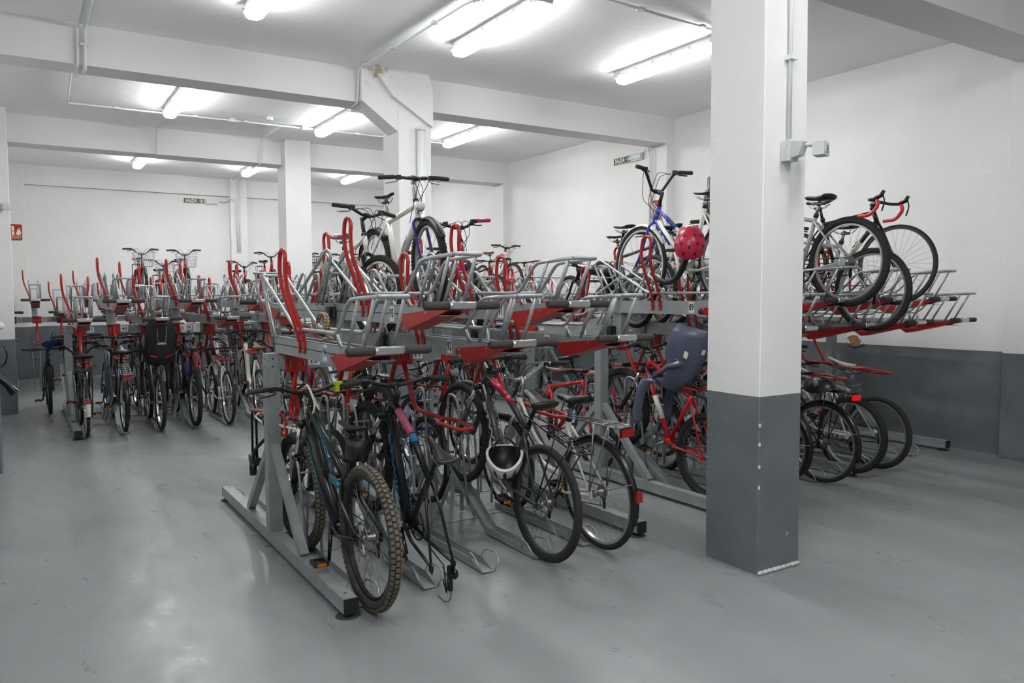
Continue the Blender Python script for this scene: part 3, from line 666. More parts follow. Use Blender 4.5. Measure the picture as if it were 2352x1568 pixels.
def bike(label, x, y, z, head=1, pitch=0, steer=0, lean=0, R=.335, tw=.045, style='slick', rim='alu', frame='p_black', accent=None, kind='diamond', wb=1.05,
         st=.46, bar='flat', bw=.6, barz=.05, barm='black_plastic', gripm='grip', leverm='black_plastic', sad=('sport', 'saddle_leather'), sh=None, fork=None, forklen=None,
         fender=None, rack=None, basket=None, tail=None, lamp=None, hi=False, no_rear=False, crank=None, seat=None, group=None, decal=None, bag=None, susp=False, chaincase=None, reflector=False, tf=1.0, bottle=None, ybars=None, rim_f=None, name='bicycle', cat='bicycle', cables=True, at='rear', stemm=None):
    """x, y, z: ground contact of the rear wheel (at='rear') or the front wheel; head=+1 heads away (+Y), -1 heads to the camera"""
    Mw = Matrix.Translation((x, y, z)) @ Matrix.Rotation(pi/2 if head > 0 else -pi/2, 4, 'Z') @ Matrix.Rotation(rad(lean), 4, 'X')
    P = Matrix.Rotation(-rad(pitch), 4, 'Y')
    Mw = Mw @ Matrix.Translation((0, 0, R)) @ P @ Matrix.Translation((0, 0, -R))
    if at == 'front': Mw = Matrix.Translation((0, (-wb*cos(rad(pitch))) * (1 if head > 0 else -1), -wb*sin(rad(pitch)))) @ Mw
    t = thing(name, label, cat, group=group, mtx=Mw)
    V3 = Vector
    fork = fork or frame; accent = accent or frame
    ha, sa = rad(70), rad(73); drop = .055 if R > .3 else -.02
    A = V3((0, 0, R)); F = V3((wb, 0, R)); cs = .43*min(1, R/.33+.08); bbz = R-drop; B = V3((math.sqrt(cs*cs-drop*drop), 0, bbz))
    u = V3((-cos(ha), 0, sin(ha))); fw = V3((sin(ha), 0, cos(ha)))
    fl = forklen or (R+.10 if susp else R+.055); Cn = F-fw*.045+u*fl; hl = .14 if kind != 'step' else .16
    Hh = Cn+u*hl; sd = V3((-cos(sa), 0, sin(sa)))
    S = B+sd*st; sh = sh or st+.2; Q = B+sd*sh
    hi_n = 12 if hi else 8
    # --- frame
    b = MB(frame)
    if kind == 'diamond':
        b.tube([B, S+sd*.02], .0165*tf, hi_n); b.tube([S-sd*.03, Hh-u*.03], .0165*tf, hi_n); b.tube([B, Cn+u*.025], .0205*tf, hi_n)
    elif kind == 'mtb':
        mid = B.lerp(Cn, .55)+V3((0, 0, -.01)); b.tube([B+V3((.01, 0, 0)), mid, Cn+u*.03], [.03, .033, .028], hi_n, flat=1.15)
        b.tube([B, S+sd*.02], .0185, hi_n); b.tube([S-sd*.02, S.lerp(Hh, .5)+V3((0, 0, .012)), Hh-u*.03], [.017, .02, .024], hi_n)
    elif kind == 'fs':
        b.tube([B+V3((0, 0, .02)), B.lerp(Cn, .5)+V3((.01, 0, -.02)), Cn+u*.03], [.042, .042, .034], hi_n, flat=1.25)
        k_ = S-sd*.1+V3((.02, 0, 0)); b.tube([k_, k_.lerp(Hh, .5)+V3((0, 0, -.01)), Hh-u*.03], [.02, .021, .026], hi_n); b.tube([B, S+sd*.02], .02, hi_n)
        b.tube([S-sd*.02, S.lerp(Hh, .28)+V3((0, 0, -.03))], .012, 8)
        b.ball((B.x+.03, 0, B.z), .075, .055, .06, 12)
        b.m('teal'); pv = B+sd*.26+V3((.05, 0, 0))
        for s in (-1, 1): b.bar(pv+V3((-.13, s*.045, .02)), pv+V3((.05, s*.045, .03)), .008, .03, (0, 0, 1)); b.tube([pv+V3((-.12, s*.05, .02)), pv+V3((-.05, s*.055, .055)), pv+V3((.04, s*.05, .03))], .01, 8)
        b.m('black_gloss').cyl(pv+V3((.03, 0, .03)), B.lerp(Cn, .42)+V3((0, 0, .05)), .02, 10); b.m('alu').cyl(pv+V3((.03, 0, .03)), pv.lerp(B.lerp(Cn, .42), .4)+V3((0, 0, .03)), .012, 8); b.m(frame)
    elif kind == 'step':
        lo = V3((B.x+.14, 0, bbz+.07)); b.tube([B, S+sd*.02], .018, hi_n)
        b.tube(smoothpath([B+sd*.10, lo+V3((.06, 0, .05)), Cn+u*.03], .16, 5), .02, hi_n)
        if accent != frame or R > .3: b.tube(smoothpath([B+sd*.24, lo+V3((.08, 0, .17)), Hh-u*.03], .16, 5), .014, hi_n)
    elif kind == 'ladies':
        b.tube([B, S+sd*.02], .018, hi_n); b.tube([B+V3((0, 0, .01)), Cn+u*.03], .019, hi_n); b.tube([B+sd*.17, Hh-u*.02], .016, hi_n)
    elif kind == 'lowstep':
        b.tube([B, S+sd*.02], .02, hi_n); b.tube(smoothpath([B+sd*.03, V3((B.x+.18, 0, bbz+.04)), Cn.lerp(B, .25)+V3((-.04, 0, .0)), Hh-u*.05], .14, 5), .031, hi_n)
    elif kind == 'fold':
        b.tube([B, S+sd*.02], .02, hi_n); b.tube([B+sd*.24, Hh-u*.03], .048, 12); b.m('black_plastic').box(B.x-.02, B.x+.06, -.05, .05, B.z+.05, B.z+.2); b.m(frame)
    b.tube([Cn+u*.0, Hh], .023 if kind in ('mtb', 'fs') else .019, hi_n)
    b.cyl(B+V3((0, -.036, 0)), B+V3((0, .036, 0)), .024, hi_n)
    if kind != 'fs':
        for s in (-1, 1):
            b.tube([B+V3((-.02, s*.03, 0)), B+V3((-.13, s*.045, 0)), A+V3((0, s*.066, 0))], [.011, .010, .008], hi_n)
            b.tube([S+V3((-.0, s*.016, -.04)), S.lerp(A, .35)+V3((0, s*.042, -.02)), A+V3((0, s*.066, 0))], [.009, .008, .007], hi_n)
    else:
        pv = B+sd*.26
        for s in (-1, 1):
            b.tube([B+V3((-.03, s*.045, .02)), B+V3((-.16, s*.06, -.0)), A+V3((0, s*.07, 0))], [.016, .014, .012], hi_n)
            b.tube([pv+V3((-.08, s*.045, .03)), pv.lerp(A, .3)+V3((0, s*.06, 0)), A+V3((0, s*.07, .02))], [.013, .013, .01], hi_n)
    for s in (-1, 1): b.box(-.02, .02, s*.066-.004, s*.066+.004, R-.03, R+.02)
    if accent != frame:
        b.m(accent); w_ = .019*tf
        a_, c_ = (B, Cn+u*.025) if kind != 'step' else (B+sd*.02, B+sd*.3)
        if kind == 'ladies': a_, c_ = Cn-u*.02, Hh+u*.0; b.tube([B.lerp(Cn, .55), Cn+u*.03], .0205, hi_n); b.tube([(B+sd*.17).lerp(Hh-u*.02, .5), Hh-u*.02], .0175, hi_n); b.cyl(Cn, Hh+u*.002, .0215, hi_n)
        if kind == 'fs':
            a_, c_ = S-sd*.1+V3((.02, 0, 0)), Hh-u*.02
            for s in (-1, 1): b.tube([a_.lerp(c_, .3)+V3((0, s*.0205, -.004)), a_.lerp(c_, .8)+V3((0, s*.024, .0))], .0045, 6); b.tube([B.lerp(Cn, .35)+V3((0, s*.049, -.004)), B.lerp(Cn, .85)+V3((0, s*.045, .0))], .0035, 6)
        elif kind == 'mtb':
            mm_ = S.lerp(Hh, .5)+V3((0, 0, .012)); c_ = Hh-u*.03; b.tube([mm_.lerp(c_, .02), mm_.lerp(c_, .75)], [.0215, .0248], hi_n); b.m('p_skyblue' if accent == 'p_rose' else accent).tube([(S-sd*.02).lerp(mm_, .82), mm_.lerp(c_, .0)], [.0205, .0215], hi_n)
        elif 0:
            a_, c_ = S-sd*.02, Hh-u*.03
            for s in (-1, 1): b.tube([a_.lerp(c_, .3)+V3((0, s*.010, .008)), a_.lerp(c_, .5)+V3((0, s*.012, .014)), a_.lerp(c_, .85)+V3((0, s*.013, .006))], .0135, 8, flat=1.25)
        else: b.tube([a_.lerp(c_, .3), a_.lerp(c_, .62)], w_+.004, hi_n)
    fr = build(b, 'frame', t)
    for dc in ([decal] if isinstance(decal, tuple) else (decal or [])):
        txt, dm, size, where = dc
        xs = 2.7 if kind == 'mtb' and where == 'down' else 1.15
        if where == 'down': p0, p1, off = B, Cn+u*.03, (.036 if kind in ('mtb', 'fs') else .0215*tf)
        else: p0, p1, off = S-sd*.03, Hh-u*.03, .026
        d = (p1-p0).normalized(); mid = p0.lerp(p1, .52)
        for s in (1, -1):
            ex = d*(-1 if s > 0 else 1); ez = V3((0, s, 0)); ey = ez.cross(ex)
            T = Matrix(((ex.x, ey.x, ez.x, mid.x), (ex.y, ey.y, ez.y, mid.y+s*off), (ex.z, ey.z, ez.z, mid.z), (0, 0, 0, 1)))
            build(MB(dm).text(txt, size, T, sx=xs), 'frame_decal', fr)
    # --- seat
    b = MB('steel' if frame in ('p_white', 'p_silver', 'p_blue') else 'black_gloss').tube([S-sd*.02, Q-sd*.03], .0135, 10); b.m('black_plastic').cyl(S+sd*.0, S+sd*.028, .021, 10); b.bar(Q+V3((-.03, 0, -.05)), Q+V3((.03, 0, -.05)), .04, .02); build(b, 'seat_post', t)
    sm = link('saddle', saddle_mesh(*sad), t, Matrix.Translation(Q+V3((.0, 0, 0))))
    # --- front group (steered)
    St = Matrix.Translation(Cn) @ Matrix.Rotation(rad(steer), 4, u) @ Matrix.Translation(-Cn)
    b = MB(fork if not susp else 'black_gloss'); b.T = St
    if susp:
        for s in (-1, 1):
            b.m('chrome').cyl(Cn+V3((0, s*.058, 0))+fw*.0, Cn+V3((0, s*.058, 0))-u*(fl*.5), .0145, hi_n)
            b.m(fork); b.tube([Cn+V3((0, s*.058, 0))-u*(fl*.42), Cn+V3((0, s*.058, 0))-u*(fl*.95), F+V3((0, s*.058, 0))], [.021, .02, .013], hi_n)
        b.m('black_gloss').tube([Cn+V3((0, -.075, -.0)), Cn+V3((0, -.04, .015)), Cn+V3((0, .04, .015)), Cn+V3((0, .075, 0))], .022, hi_n)
        b.m(fork).tube([Cn+V3((0, s_*.058, 0))-u*(fl*.42)+fw*(.0 if abs(s_) > .9 else -.04) for s_ in (-1, -.6, .6, 1)], .012, 8)
    else:
        for s in (-1, 1): b.tube(smoothpath([Cn+V3((0, s*.018, .0)), Cn+V3((0, s*.05, 0))-u*.03, Cn.lerp(F-fw*.02, .7)+V3((0, s*.05, 0)), F+V3((0, s*.05, 0))], .05, 3), [.014]*5+[.012]*5 if False else .0115, hi_n)
        b.cyl(Cn-u*.01, Cn+u*.0, .024, hi_n)
    build(b, 'fork', t)
    top = Hh+u*barz; Bc = top+fw*(.07 if bar != 'city' else .04)+V3((0, 0, .005))
    if bar == 'bmx' or bar == 'city': Bc = top+fw*.03
    b = MB(stemm or barm); b.T = St; b.cyl(Hh, top+u*.02, .015, 10); b.tube([top, Bc], .0155, 10); b.m('black_plastic' if barm != 'chrome' else 'steel').cyl(Hh, Hh+u*.02, .022, 10); build(b, 'stem', t)
    hw = bw/2
    rise = {'flat': .01, 'riser': .045, 'city': .10, 'high': .17, 'drop': 0}[bar]
    sweep = {'flat': -.03, 'riser': -.04, 'city': -.15, 'high': -.10, 'drop': 0}[bar]
    hm = MB(barm); hm.T = St
    if bar == 'drop':
        for s in (-1, 1):
            path = [Bc+V3((0, 0, 0)), Bc+V3((0, s*.19, 0)), Bc+V3((.085, s*.21, -.005))]+[Bc+V3((.085+.0*k-.0+.05*sin(pi*k/6)-.09*(k/6), s*.215, -.125*(k/6)-.0)) for k in range(1, 7)]+[Bc+V3((-.07, s*.22, -.13))]
            hm.m('black_plastic').tube(smoothpath(path[:3], .03, 3), .013, 10); hm.m('p_orange' if False else 'p_coral').tube(smoothpath([path[2], Bc+V3((.10, s*.213, -.06)), Bc+V3((.04, s*.216, -.135)), Bc+V3((-.07, s*.22, -.14))], .07, 6), .0155, 10)
            hm.m('black_gloss').tube([Bc+V3((.07, s*.212, 0)), Bc+V3((.12, s*.212, .02)), Bc+V3((.145, s*.212, .06))], [.017, .018, .014], 10); hm.tube(smoothpath([Bc+V3((.135, s*.212, .03)), Bc+V3((.155, s*.212, -.03)), Bc+V3((.13, s*.212, -.11))], .04, 3), .006, 6)
        hb = build(hm, 'handlebar', t)
    else:
        ends = []
        for s in (-1, 1):
            e0 = Bc+V3((sweep*.35, s*hw*.55, rise)); e1 = Bc+V3((sweep, s*hw, rise-.005))
            hm.tube(smoothpath([Bc+V3((0, 0, 0)), Bc+V3((0, s*hw*.16, 0)), e0, e1], .05, 4), .0118, 10); ends.append((s, e0, e1))
        hm.cyl(Bc+V3((0, -.025, 0)), Bc+V3((0, .025, 0)), .019, 10)
        hb = build(hm, 'handlebar', t)
        for s, e0, e1 in ends:
            d = (e0-e1).normalized(); yv = d*-1
            zx = V3((0, 0, 1)); xx = yv.cross(zx).normalized(); zx = xx.cross(yv)
            gmx = Matrix(((xx.x, yv.x, zx.x, 0), (xx.y, yv.y, zx.y, 0), (xx.z, yv.z, zx.z, 0), (0, 0, 0, 1)))
            g0 = e1+d*.12
            link('grip', grip_mesh(gripm), hb, St @ Matrix.Translation(g0) @ gmx)
            l0 = e1+d*.15; mm = gmx @ (Matrix.Identity(4) if s < 0 else Matrix.Diagonal((-1, 1, 1, 1)))
            link('brake_lever', lever_mesh(leverm), hb, St @ Matrix.Translation(l0+V3((0, 0, -.005))) @ mm)
        if cables:
            cb = MB('cable'); cb.T = St
            for s, e0, e1 in ends:
                l0 = e1+d*0+((e0-e1).normalized())*.17
                cb.tube(smoothpath([l0+V3((.02, 0, -.01)), l0+V3((.10, -s*.05, -.02)), Bc+V3((.13, s*.05, -.06)), Cn+fw*.05+V3((0, -s*.02, .1)), Cn+fw*.03+V3((0, -s*.015, .02))], .08, 4), .0026, 5)
                cb.tube(smoothpath([l0+V3((.02, 0, -.02)), l0+V3((.08, -s*.09, .01)), Bc+V3((.10, -s*.03, -.1)), Hh.lerp(B, .12)+V3((0, -s*.02, -.01)), Hh.lerp(B, .25)+V3((0, -s*.022, -.02))], .08, 4), .0026, 5)
            build(cb, 'brake_cables', t)
    put_wheel('front_wheel', t, St @ Matrix.Translation(F), R, tw, style, rim_f or rim, hi)
    if not no_rear: put_wheel('rear_wheel', t, Matrix.Translation(A), R, tw, style, rim, hi)
    if susp and hi:
        for nm_, c_, TT, has in (('front_brake_disc', F, St, True), ('rear_brake_disc', A, None, not no_rear)):
            if not has: continue
            db = MB('steel'); db.T = TT; db.tube([(c_.x+.082*cos(2*pi*k/28), .038, c_.z+.082*sin(2*pi*k/28)) for k in range(28)], .008, 4, closed=True, flat=.2)
            for k in range(6): db.bar(c_+V3((.01, .038, 0)), c_+V3((.08*cos(k*pi/3), .038, .08*sin(k*pi/3))), .002, .008, (0, 1, 0))
            build(db, nm_, t)
    # --- drivetrain (right side = -y)
    ck = crank if crank is not None else random.choice((20, 70, 130, 160, 200, 250, 300, 340))
    b = MB('steel' if frame not in ('p_black',) else 'black_gloss'); ys = -.048
    for s, a in ((1, rad(ck)), (-1, rad(ck)+pi)):
        p = B+V3((.17*cos(a), s*.075, .17*sin(a))); b.bar(B+V3((0, s*.055, 0)), p, .012, .022, (0, 1, 0)) if False else b.tube([B+V3((0, s*.055, 0)), p], [.014, .010], 8, flat=.6)
    rg = []
    for k in range(24): rg.append((B.x+.088*cos(2*pi*k/24), ys, B.z+.088*sin(2*pi*k/24)))
    b.m('black_plastic').tube(rg, .006, 4, closed=True)
    for k in range(5): b.bar(B+V3((0, ys, 0)), B+V3((.085*cos(2*pi*k/5), ys, .085*sin(2*pi*k/5))), .004, .014, (0, 1, 0))
    cks = build(b, 'crankset', t)
    for s, a in ((1, rad(ck)), (-1, rad(ck)+pi)):
        p = B+V3((.17*cos(a), s*.08, .17*sin(a))); link('pedal', pedal_mesh(), cks, Matrix.Translation(p) @ (Matrix.Identity(4) if s > 0 else Matrix.Rotation(pi, 4, 'X')))
    b = MB('steel'); r1, r2 = .088, .035
    if not no_rear:
        b.tube([V3((0, -.03, R)), V3((0, -.035, R)), V3((0, -.05, R))], [.045, .04, .025], 16)
        b.m('cable').tube([B+V3((0, ys, r1)), A+V3((0, ys+.005, r2))], .0045, 4); b.tube([B+V3((0, ys, -r1)), A+V3((.03, ys, -.10)), A+V3((.0, ys, -.11)), A+V3((.02, ys, -.04))], .0045, 4)
        b.m('black_gloss').bar(A+V3((.01, ys-.01, -.02)), A+V3((.02, ys-.012, -.12)), .012, .02); b.ball(A+V3((.015, ys-.01, -.05)), .018, .012, .02, 8)
    else:
        b.m('cable').tube([B+V3((0, ys, r1)), B+V3((-.2, ys, -.02)), A+V3((.06, ys, -.06)), A+V3((-.02, ys, -.18)), A+V3((.04, ys, -.14))], .0045, 4); b.m('black_gloss').bar(A+V3((0, ys, -.02)), A+V3((-.03, ys-.012, -.16)), .016, .03); b.ball(A+V3((-.03, ys-.02, -.05)), .03, .02, .03, 8)
        b.m('cable').tube([A+V3((-.03, .02, .0))+V3((-.14*sin(k*.5), 0, .09*cos(k*.5)-.07)) for k in range(7)], .0025, 5)
    build(b, 'chain_and_derailleur', t)
    if chaincase: build(MB(chaincase).loft([[(B.x+.10*cos(a) if cos(a) > 0 else (A.x-.04-B.x)*abs(cos(a))**.5*1.0+B.x, y_, B.z+.10*sin(a)*(1 if cos(a) > 0 else .55)) for a in [2*pi*k/20 for k in range(20)]] for y_ in (-.062, -.07)]), 'chain_case', t)
    if style != 'road' and not fender:
        b = MB('black_plastic'); 
        for s in (-1, 1): b.tube([Cn.lerp(F, .0)+V3((.0, s*.03, -.01))+fw*.03, Cn+fw*.035-u*.07+V3((0, s*.035, 0))], .008, 6)
        b.T = St; build(b, 'brake_arms', t)
    # --- equipment
    if fender:
        wF = tw*.62
        for nm_, c, a0, a1, TT in (('rear_mudguard', A, 45, 200 if fender != 'short' else 170, None), ('front_mudguard', F, -15 if fender != 'short' else 30, 150 if fender != 'short' else 110, St)):
            mb = MB('black_plastic' if fender == 'short' else fender); mb.T = TT; rings = []; Rf = R+.018
            for k in range(19):
                a = rad(a0+(a1-a0)*k/18); w = wF*(1 if 0 < k < 18 else .5)
                rings.append([(c.x+(Rf-abs(q)**2*.018)*cos(a), q*w, c.z+(Rf-abs(q)**2*.018)*sin(a)) for q in (-1, -.5, 0, .5, 1)]+[(c.x+(Rf-.003-abs(q)**2*.018)*cos(a), q*w, c.z+(Rf-.003-abs(q)**2*.018)*sin(a)) for q in (1, .5, 0, -.5, -1)])
            mb.loft(rings); mb.m('steel')
            for s in (-1, 1): a = rad(160 if nm_[0] == 'r' else 0+10); mb.tube([c+V3((0, s*.06, 0)), c+V3((Rf*cos(a), s*wF, Rf*sin(a)))], .0025, 5)
            build(mb, nm_, t)
        if reflector == 'strip':
            mb = MB('reflector_red'); 
            for k in range(10):
                a0, a1 = rad(158+3.2*k), rad(158+3.2*(k+1)); q = R+.024; mb.m('reflector_red' if k < 3 else 'reflector_white')
                mb.loft([[(A.x+(q+d)*cos(a), y_, A.z+(q+d)*sin(a)) for y_, d in ((-.024, 0), (.024, 0), (.024, .008), (-.024, .008))] for a in (a0, a1)])
            build(mb, 'rear_reflector', t)
        elif reflector: 
            a = rad(172); c = A+V3(((R+.03)*cos(a), 0, (R+.03)*sin(a))); mb = MB('reflector_red').box(c.x-.012, c.x+.01, -.022, .022, c.z-.03, c.z+.03); build(mb, 'rear_reflector', t)
    if rack:
        zt = 2*R+.10; mb = MB(rack); xs0, xs1 = .12, -.26
        for s in (-1, 1):
            mb.tube([(xs0, s*.045, zt), (xs1, s*.055, zt)], .0055, 6); mb.tube([(-.0, s*.07, R+.02), (-.06, s*.06, zt)], .005, 6); mb.tube([(-.0, s*.07, R+.02), (-.2, s*.06, zt)], .004, 6)
            mb.tube([(xs0, s*.045, zt), (S.x+.03, s*.02, max(zt-.01, S.z-.12))], .004, 6)
        mb.tube(smoothpath([(xs1, -.055, zt), (xs1-.03, -.04, zt), (xs1-.03, .04, zt), (xs1, .055, zt)], .02, 3), .0055, 6)
        for k in range(5): xx = xs0-.08*k; mb.tube([(xx, -.05, zt), (xx, .05, zt)], .004, 5)
        for q in (-.02, .0, .02): mb.tube([(xs0, q, zt+.003), (xs1-.02, q, zt+.003)], .003, 5)
        ro = build(mb, 'luggage_rack', t)
        if tail: build(MB('reflector_red' if tail == 'red' else 'red_lamp').box(xs1-.055, xs1-.035, -.045, .045, zt-.055, zt-.01).m('black_plastic').box(xs1-.036, xs1-.03, -.048, .048, zt-.058, zt-.005), 'tail_light', ro)
    elif tail:
        q = Q-sd*.12; build(MB('red_lamp').ball((q.x-.035, 0, q.z), .018, .022, .028, 10), 'tail_light', t)
    if lamp:
        q = Cn+fw*.07+u*(.06); mb = MB('black_plastic' if lamp != 'clear' else 'chrome'); mb.T = St; mb.ball(q, .03, .035, .035, 10); mb.m('clear_lens').ball(q+fw*.018, .026, .033, .033, 10); build(mb, 'front_light', t)
    if basket:
        mb = MB('galv_tube' if basket == 'wire' else 'black_plastic'); mb.T = St; q = Hh+fw*.09+V3((.02, 0, -.02)); X0, X1, Yh, z0, z1 = q.x, q.x+.26, .17, q.z-.14, q.z+.11; rw = .0022 if basket == 'wire' else .0035
        for k in range(5):
            f_ = k/4; zz = z0+(z1-z0)*f_; e = .04*f_; mb.tube([(X0, -Yh-e+.03, zz), (X1+e, -Yh-e+.03, zz), (X1+e, Yh+e-.03, zz), (X0, Yh+e-.03, zz)], rw*(1.8 if k == 4 else 1), 5, closed=True)
        for k in range(9):
            yy = -Yh+.03+(2*Yh-.06)*k/8; mb.tube([(X0, yy*1.2, z1), (X0, yy, z0), (X1, yy, z0), (X1+.04, yy*1.2, z1)], rw, 4)
        for k in range(6):
            xx = X0+(X1-X0)*k/5
            mb.tube([(xx*1.0, -Yh-.01, z1), (xx, -Yh+.03, z0), (xx, Yh-.03, z0), (xx, Yh+.01, z1)], rw, 4)
        build(mb, 'basket', t)
    if bag: 
        mb = MB('black_plastic').loft([[(Q.x-.02+dx+w_*.075*cos(a)-.06, .04*sin(a)*w_*1.2, Q.z-.05-zz) for a in [2*pi*k/12 for k in range(12)]] for dx, w_, zz in ((0, .5, 0), (0, .95, .01), (-.0, 1, .06), (.02, .85, .11), (.02, .4, .125))]); mb.m('plate').bar((Q.x-.135, 0, Q.z-.09), (Q.x-.137, .0, Q.z-.12), .02, .004, (1, 0, 0)); build(mb, 'saddle_bag', t)
    if bottle:
        c = B.lerp(Cn, .42)+V3((-.02, 0, .07)); d = (Cn-B).normalized(); build(MB(bottle).tube([c-d*.09, c-d*.085, c+d*.04, c+d*.06, c+d*.085], [.02, .034, .034, .02, .012], 12), 'bottle', t)
    if seat:
        zt = 2*R+.14-(.06 if seat == 'greyblue' else 0); cx = .45 if seat == 'greyblue' else -.03; wing = .17 if seat == 'greyblue' else .05; m_ = 'p_greyblue' if seat == 'greyblue' else 'black_plastic'; mb = MB(m_)
        # shell: bucket and high back
        prof = [(.20, .0, .12), (.10, -.04, .15), (-.06, -.02, .155), (-.14, .12, .16), (-.18, .30, .165), (-.21, .46, .15), (-.22, .53, .10)]
        rings = []
        for dx, dz, hw_ in prof:
            back = max(0, min(1, (dz-.02)/.3)); rings.append([(cx+dx+(wing*abs(q)**2)*(.6+.9*back), q*hw_, zt+dz+.07*abs(q)**3*(1-back)) for q in (-1, -.8, -.4, 0, .4, .8, 1)]+[(cx+dx-.012+(wing*abs(q)**2)*(.6+.9*back), q*(hw_+.008), zt+dz-.012+.07*abs(q)**3*(1-back)) for q in (1, .8, .4, 0, -.4, -.8, -1)])
        mb.loft(rings); so = build(mb, 'child_seat_shell', t)
        for s in (-1, 1):
            mb = MB(m_); rg = []
            for dx, dz, w_ in ((.12, .02, .05), (.2, -.02, .06), (.24, -.12, .055), (.24, -.26, .05), (.22, -.36, .05), (.22, -.40, .03)):
                rg.append([(cx+dx+w_*cos(a), s*(.17+.02*sin(a)), zt+dz+.0) for a in [2*pi*k/10 for k in range(10)]])
            mb.loft(rg); build(mb, 'leg_rest', so)
            mb = MB(m_).loft([[(cx+.14+dx, s*(.15+dy), zt+dz) for dx, dy, dz in ((0, 0, .0), (.03, .01, 0), (.03, .01, .02), (0, 0, .02))], [(cx-.02+dx, s*(.165+dy), zt+.16+dz) for dx, dy, dz in ((0, 0, .0), (.03, .01, 0), (.03, .01, .03), (0, 0, .03))], [(cx-.14+dx, s*(.16+dy), zt+.22+dz) for dx, dy, dz in ((0, 0, .0), (.03, .01, 0), (.03, .01, .04), (0, 0, .04))]]); build(mb, 'arm_rest', so)
        mb = MB('red_lamp' if seat != 'greyblue' else 'plate'); 
        if seat != 'greyblue':
            for s in (-1, 1): mb.m('reflector_red').bar((cx-.165, s*.045, zt+.075), (cx-.16, s*.12, zt+.10), .008, .022, (0, 0, 1))
            g2 = MB('steel').tube(smoothpath([(cx-.238, -.05, zt+.44), (cx-.212, -.045, zt+.25), (cx-.212, .045, zt+.25), (cx-.238, .05, zt+.44)], .04, 4), .004, 6); build(g2, 'back_emblem', so)
            build(MB('plate').text('HAMAX', .028, Matrix(((0, 0, -1, cx-.212), (-1, 0, 0, 0), (0, 1, 0, zt+.235), (0, 0, 0, 1)))), 'back_lettering', so)
        else:
            mb.m('sign_cream').bar((cx-.20, .02, zt+.33), (cx-.204, .02, zt+.37), .035, .004, (1, 0, 0)).bar((cx-.16, .165, zt+.30), (cx-.17, .168, zt+.35), .004, .04, (1, 0, 0)); mb.m('p_orange').bar((cx-.13, .17, zt+.26), (cx-.07, .168, zt+.26), .004, .006)
        build(mb, 'reflector_strip' if seat != 'greyblue' else 'stickers', so)
        build(MB('steel').tube(smoothpath([(S.x, 0, S.z-.06), (cx+.1, 0, zt-.04), (cx-.15, 0, zt-.03)], .05, 3), .007, 8), 'support_bracket', so)
    return t

# ------------------------------------------------------------------ the parked bicycles
TL, TH = ZL+.06, ZH+.06
def B(label, *a, **k): return bike(label, *a, **k)
# near row, floor level, camera side
B('teal-accented black mountain bike with dusty knobbly tyres, nearest bike of all', 1.47, 3.72, .01, 1, R=.37, tw=.062, style='dusty', rim='black_plastic', rim_f='black_plastic', frame='p_black', accent='teal', kind='fs', wb=1.16, st=.42, bar='riser', bw=.74, barz=.04, sh=.62, forklen=.50, susp=True, hi=True, crank=262, bag=True, steer=4, lean=0, fork='black_gloss')
B('black mountain bike with blue lettering and no rear wheel', 1.86, 3.66, -.17, 1, pitch=22, R=.35, tw=.055, style='knob', rim='black_plastic', frame='p_black', accent='p_rose', kind='mtb', wb=1.10, st=.44, bar='riser', bw=.68, sh=.64, susp=True, hi=True, no_rear=True, crank=200, decal=[('BTWIN', 'p_skyblue', .046, 'down'), ('ROCKRIDER', 'ink', .03, 'top')], fork='black_gloss', sad=('sport', 'saddle_leather'))
B('grey and crimson bike with white down tube lettering and tilted black luggage rack', 2.64, 3.82, .01, 1, pitch=15, R=.355, tw=.045, frame='p_charcoal', accent='p_crimson', kind='mtb', wb=1.08, st=.44, bar='flat', bw=.6, sh=.66, susp=True, hi=True, fender=None, rack='black_gloss', crank=190, decal=[('BTWIN', 'plate', .046, 'down')], sad=('wide', 'saddle_leather'), rim='p_charcoal', lean=0)
B('white trekking bike with silver luggage rack and black mudguards', 3.07, 3.83, .01, 1, R=.36, tw=.04, frame='p_white', fork='p_silver', kind='step', wb=1.10, st=.5, bar='city', bw=.62, barz=.12, barm='chrome', leverm='alu', sh=.66, fender='black_gloss', rack='steel', tail='red', reflector=True, hi=True, crank=150, sad=('wide', 'saddle_leather'), lean=-3)
B('red and black mountain bike carrying the blue-grey child seat', 4.47, 4.25, .03, 1, pitch=15, R=.335, tw=.055, style='knob', rim='p_charcoal', frame='p_red', accent='p_white', kind='diamond', wb=1.05, st=.48, bar='riser', bw=.62, sh=.62, susp=True, hi=True, seat='greyblue', crank=320, fork='black_gloss')
B('black mountain bike behind the blue-grey child seat', 4.9, 4.2, .01, 1, R=.335, tw=.05, style='knob', frame='p_charcoal', accent='p_silver', kind='diamond', crank=100)
B('silver bike mostly hidden by the near column', 5.33, 4.3, .03, 1, pitch=13, R=.335, tw=.05, frame='p_silver', kind='step', fender='black_gloss')
B('black city bike with red rear lamp just right of the near column', 5.76, 4.17, .01, 1, R=.345, tw=.04, frame='p_black', kind='diamond', fender='black_gloss', rack='black_gloss', tail='lit', sad=('sport', 'saddle_leather'), hi=True, crank=60)
B('white and silver mountain bike second right of the near column, floor level', 6.2, 4.2, .03, 1, pitch=12, R=.34, tw=.055, style='knob', frame='p_white', accent='p_silver', kind='diamond', sad=('sport', 'p_white'), hi=True, sh=.68)
B('brown-tyred mountain bike third right of the near column, floor level', 6.63, 4.23, .01, 1, R=.335, tw=.05, frame='p_silver', accent='p_red', kind='diamond', sad=('sport', 'p_red'), hi=True, sh=.66)
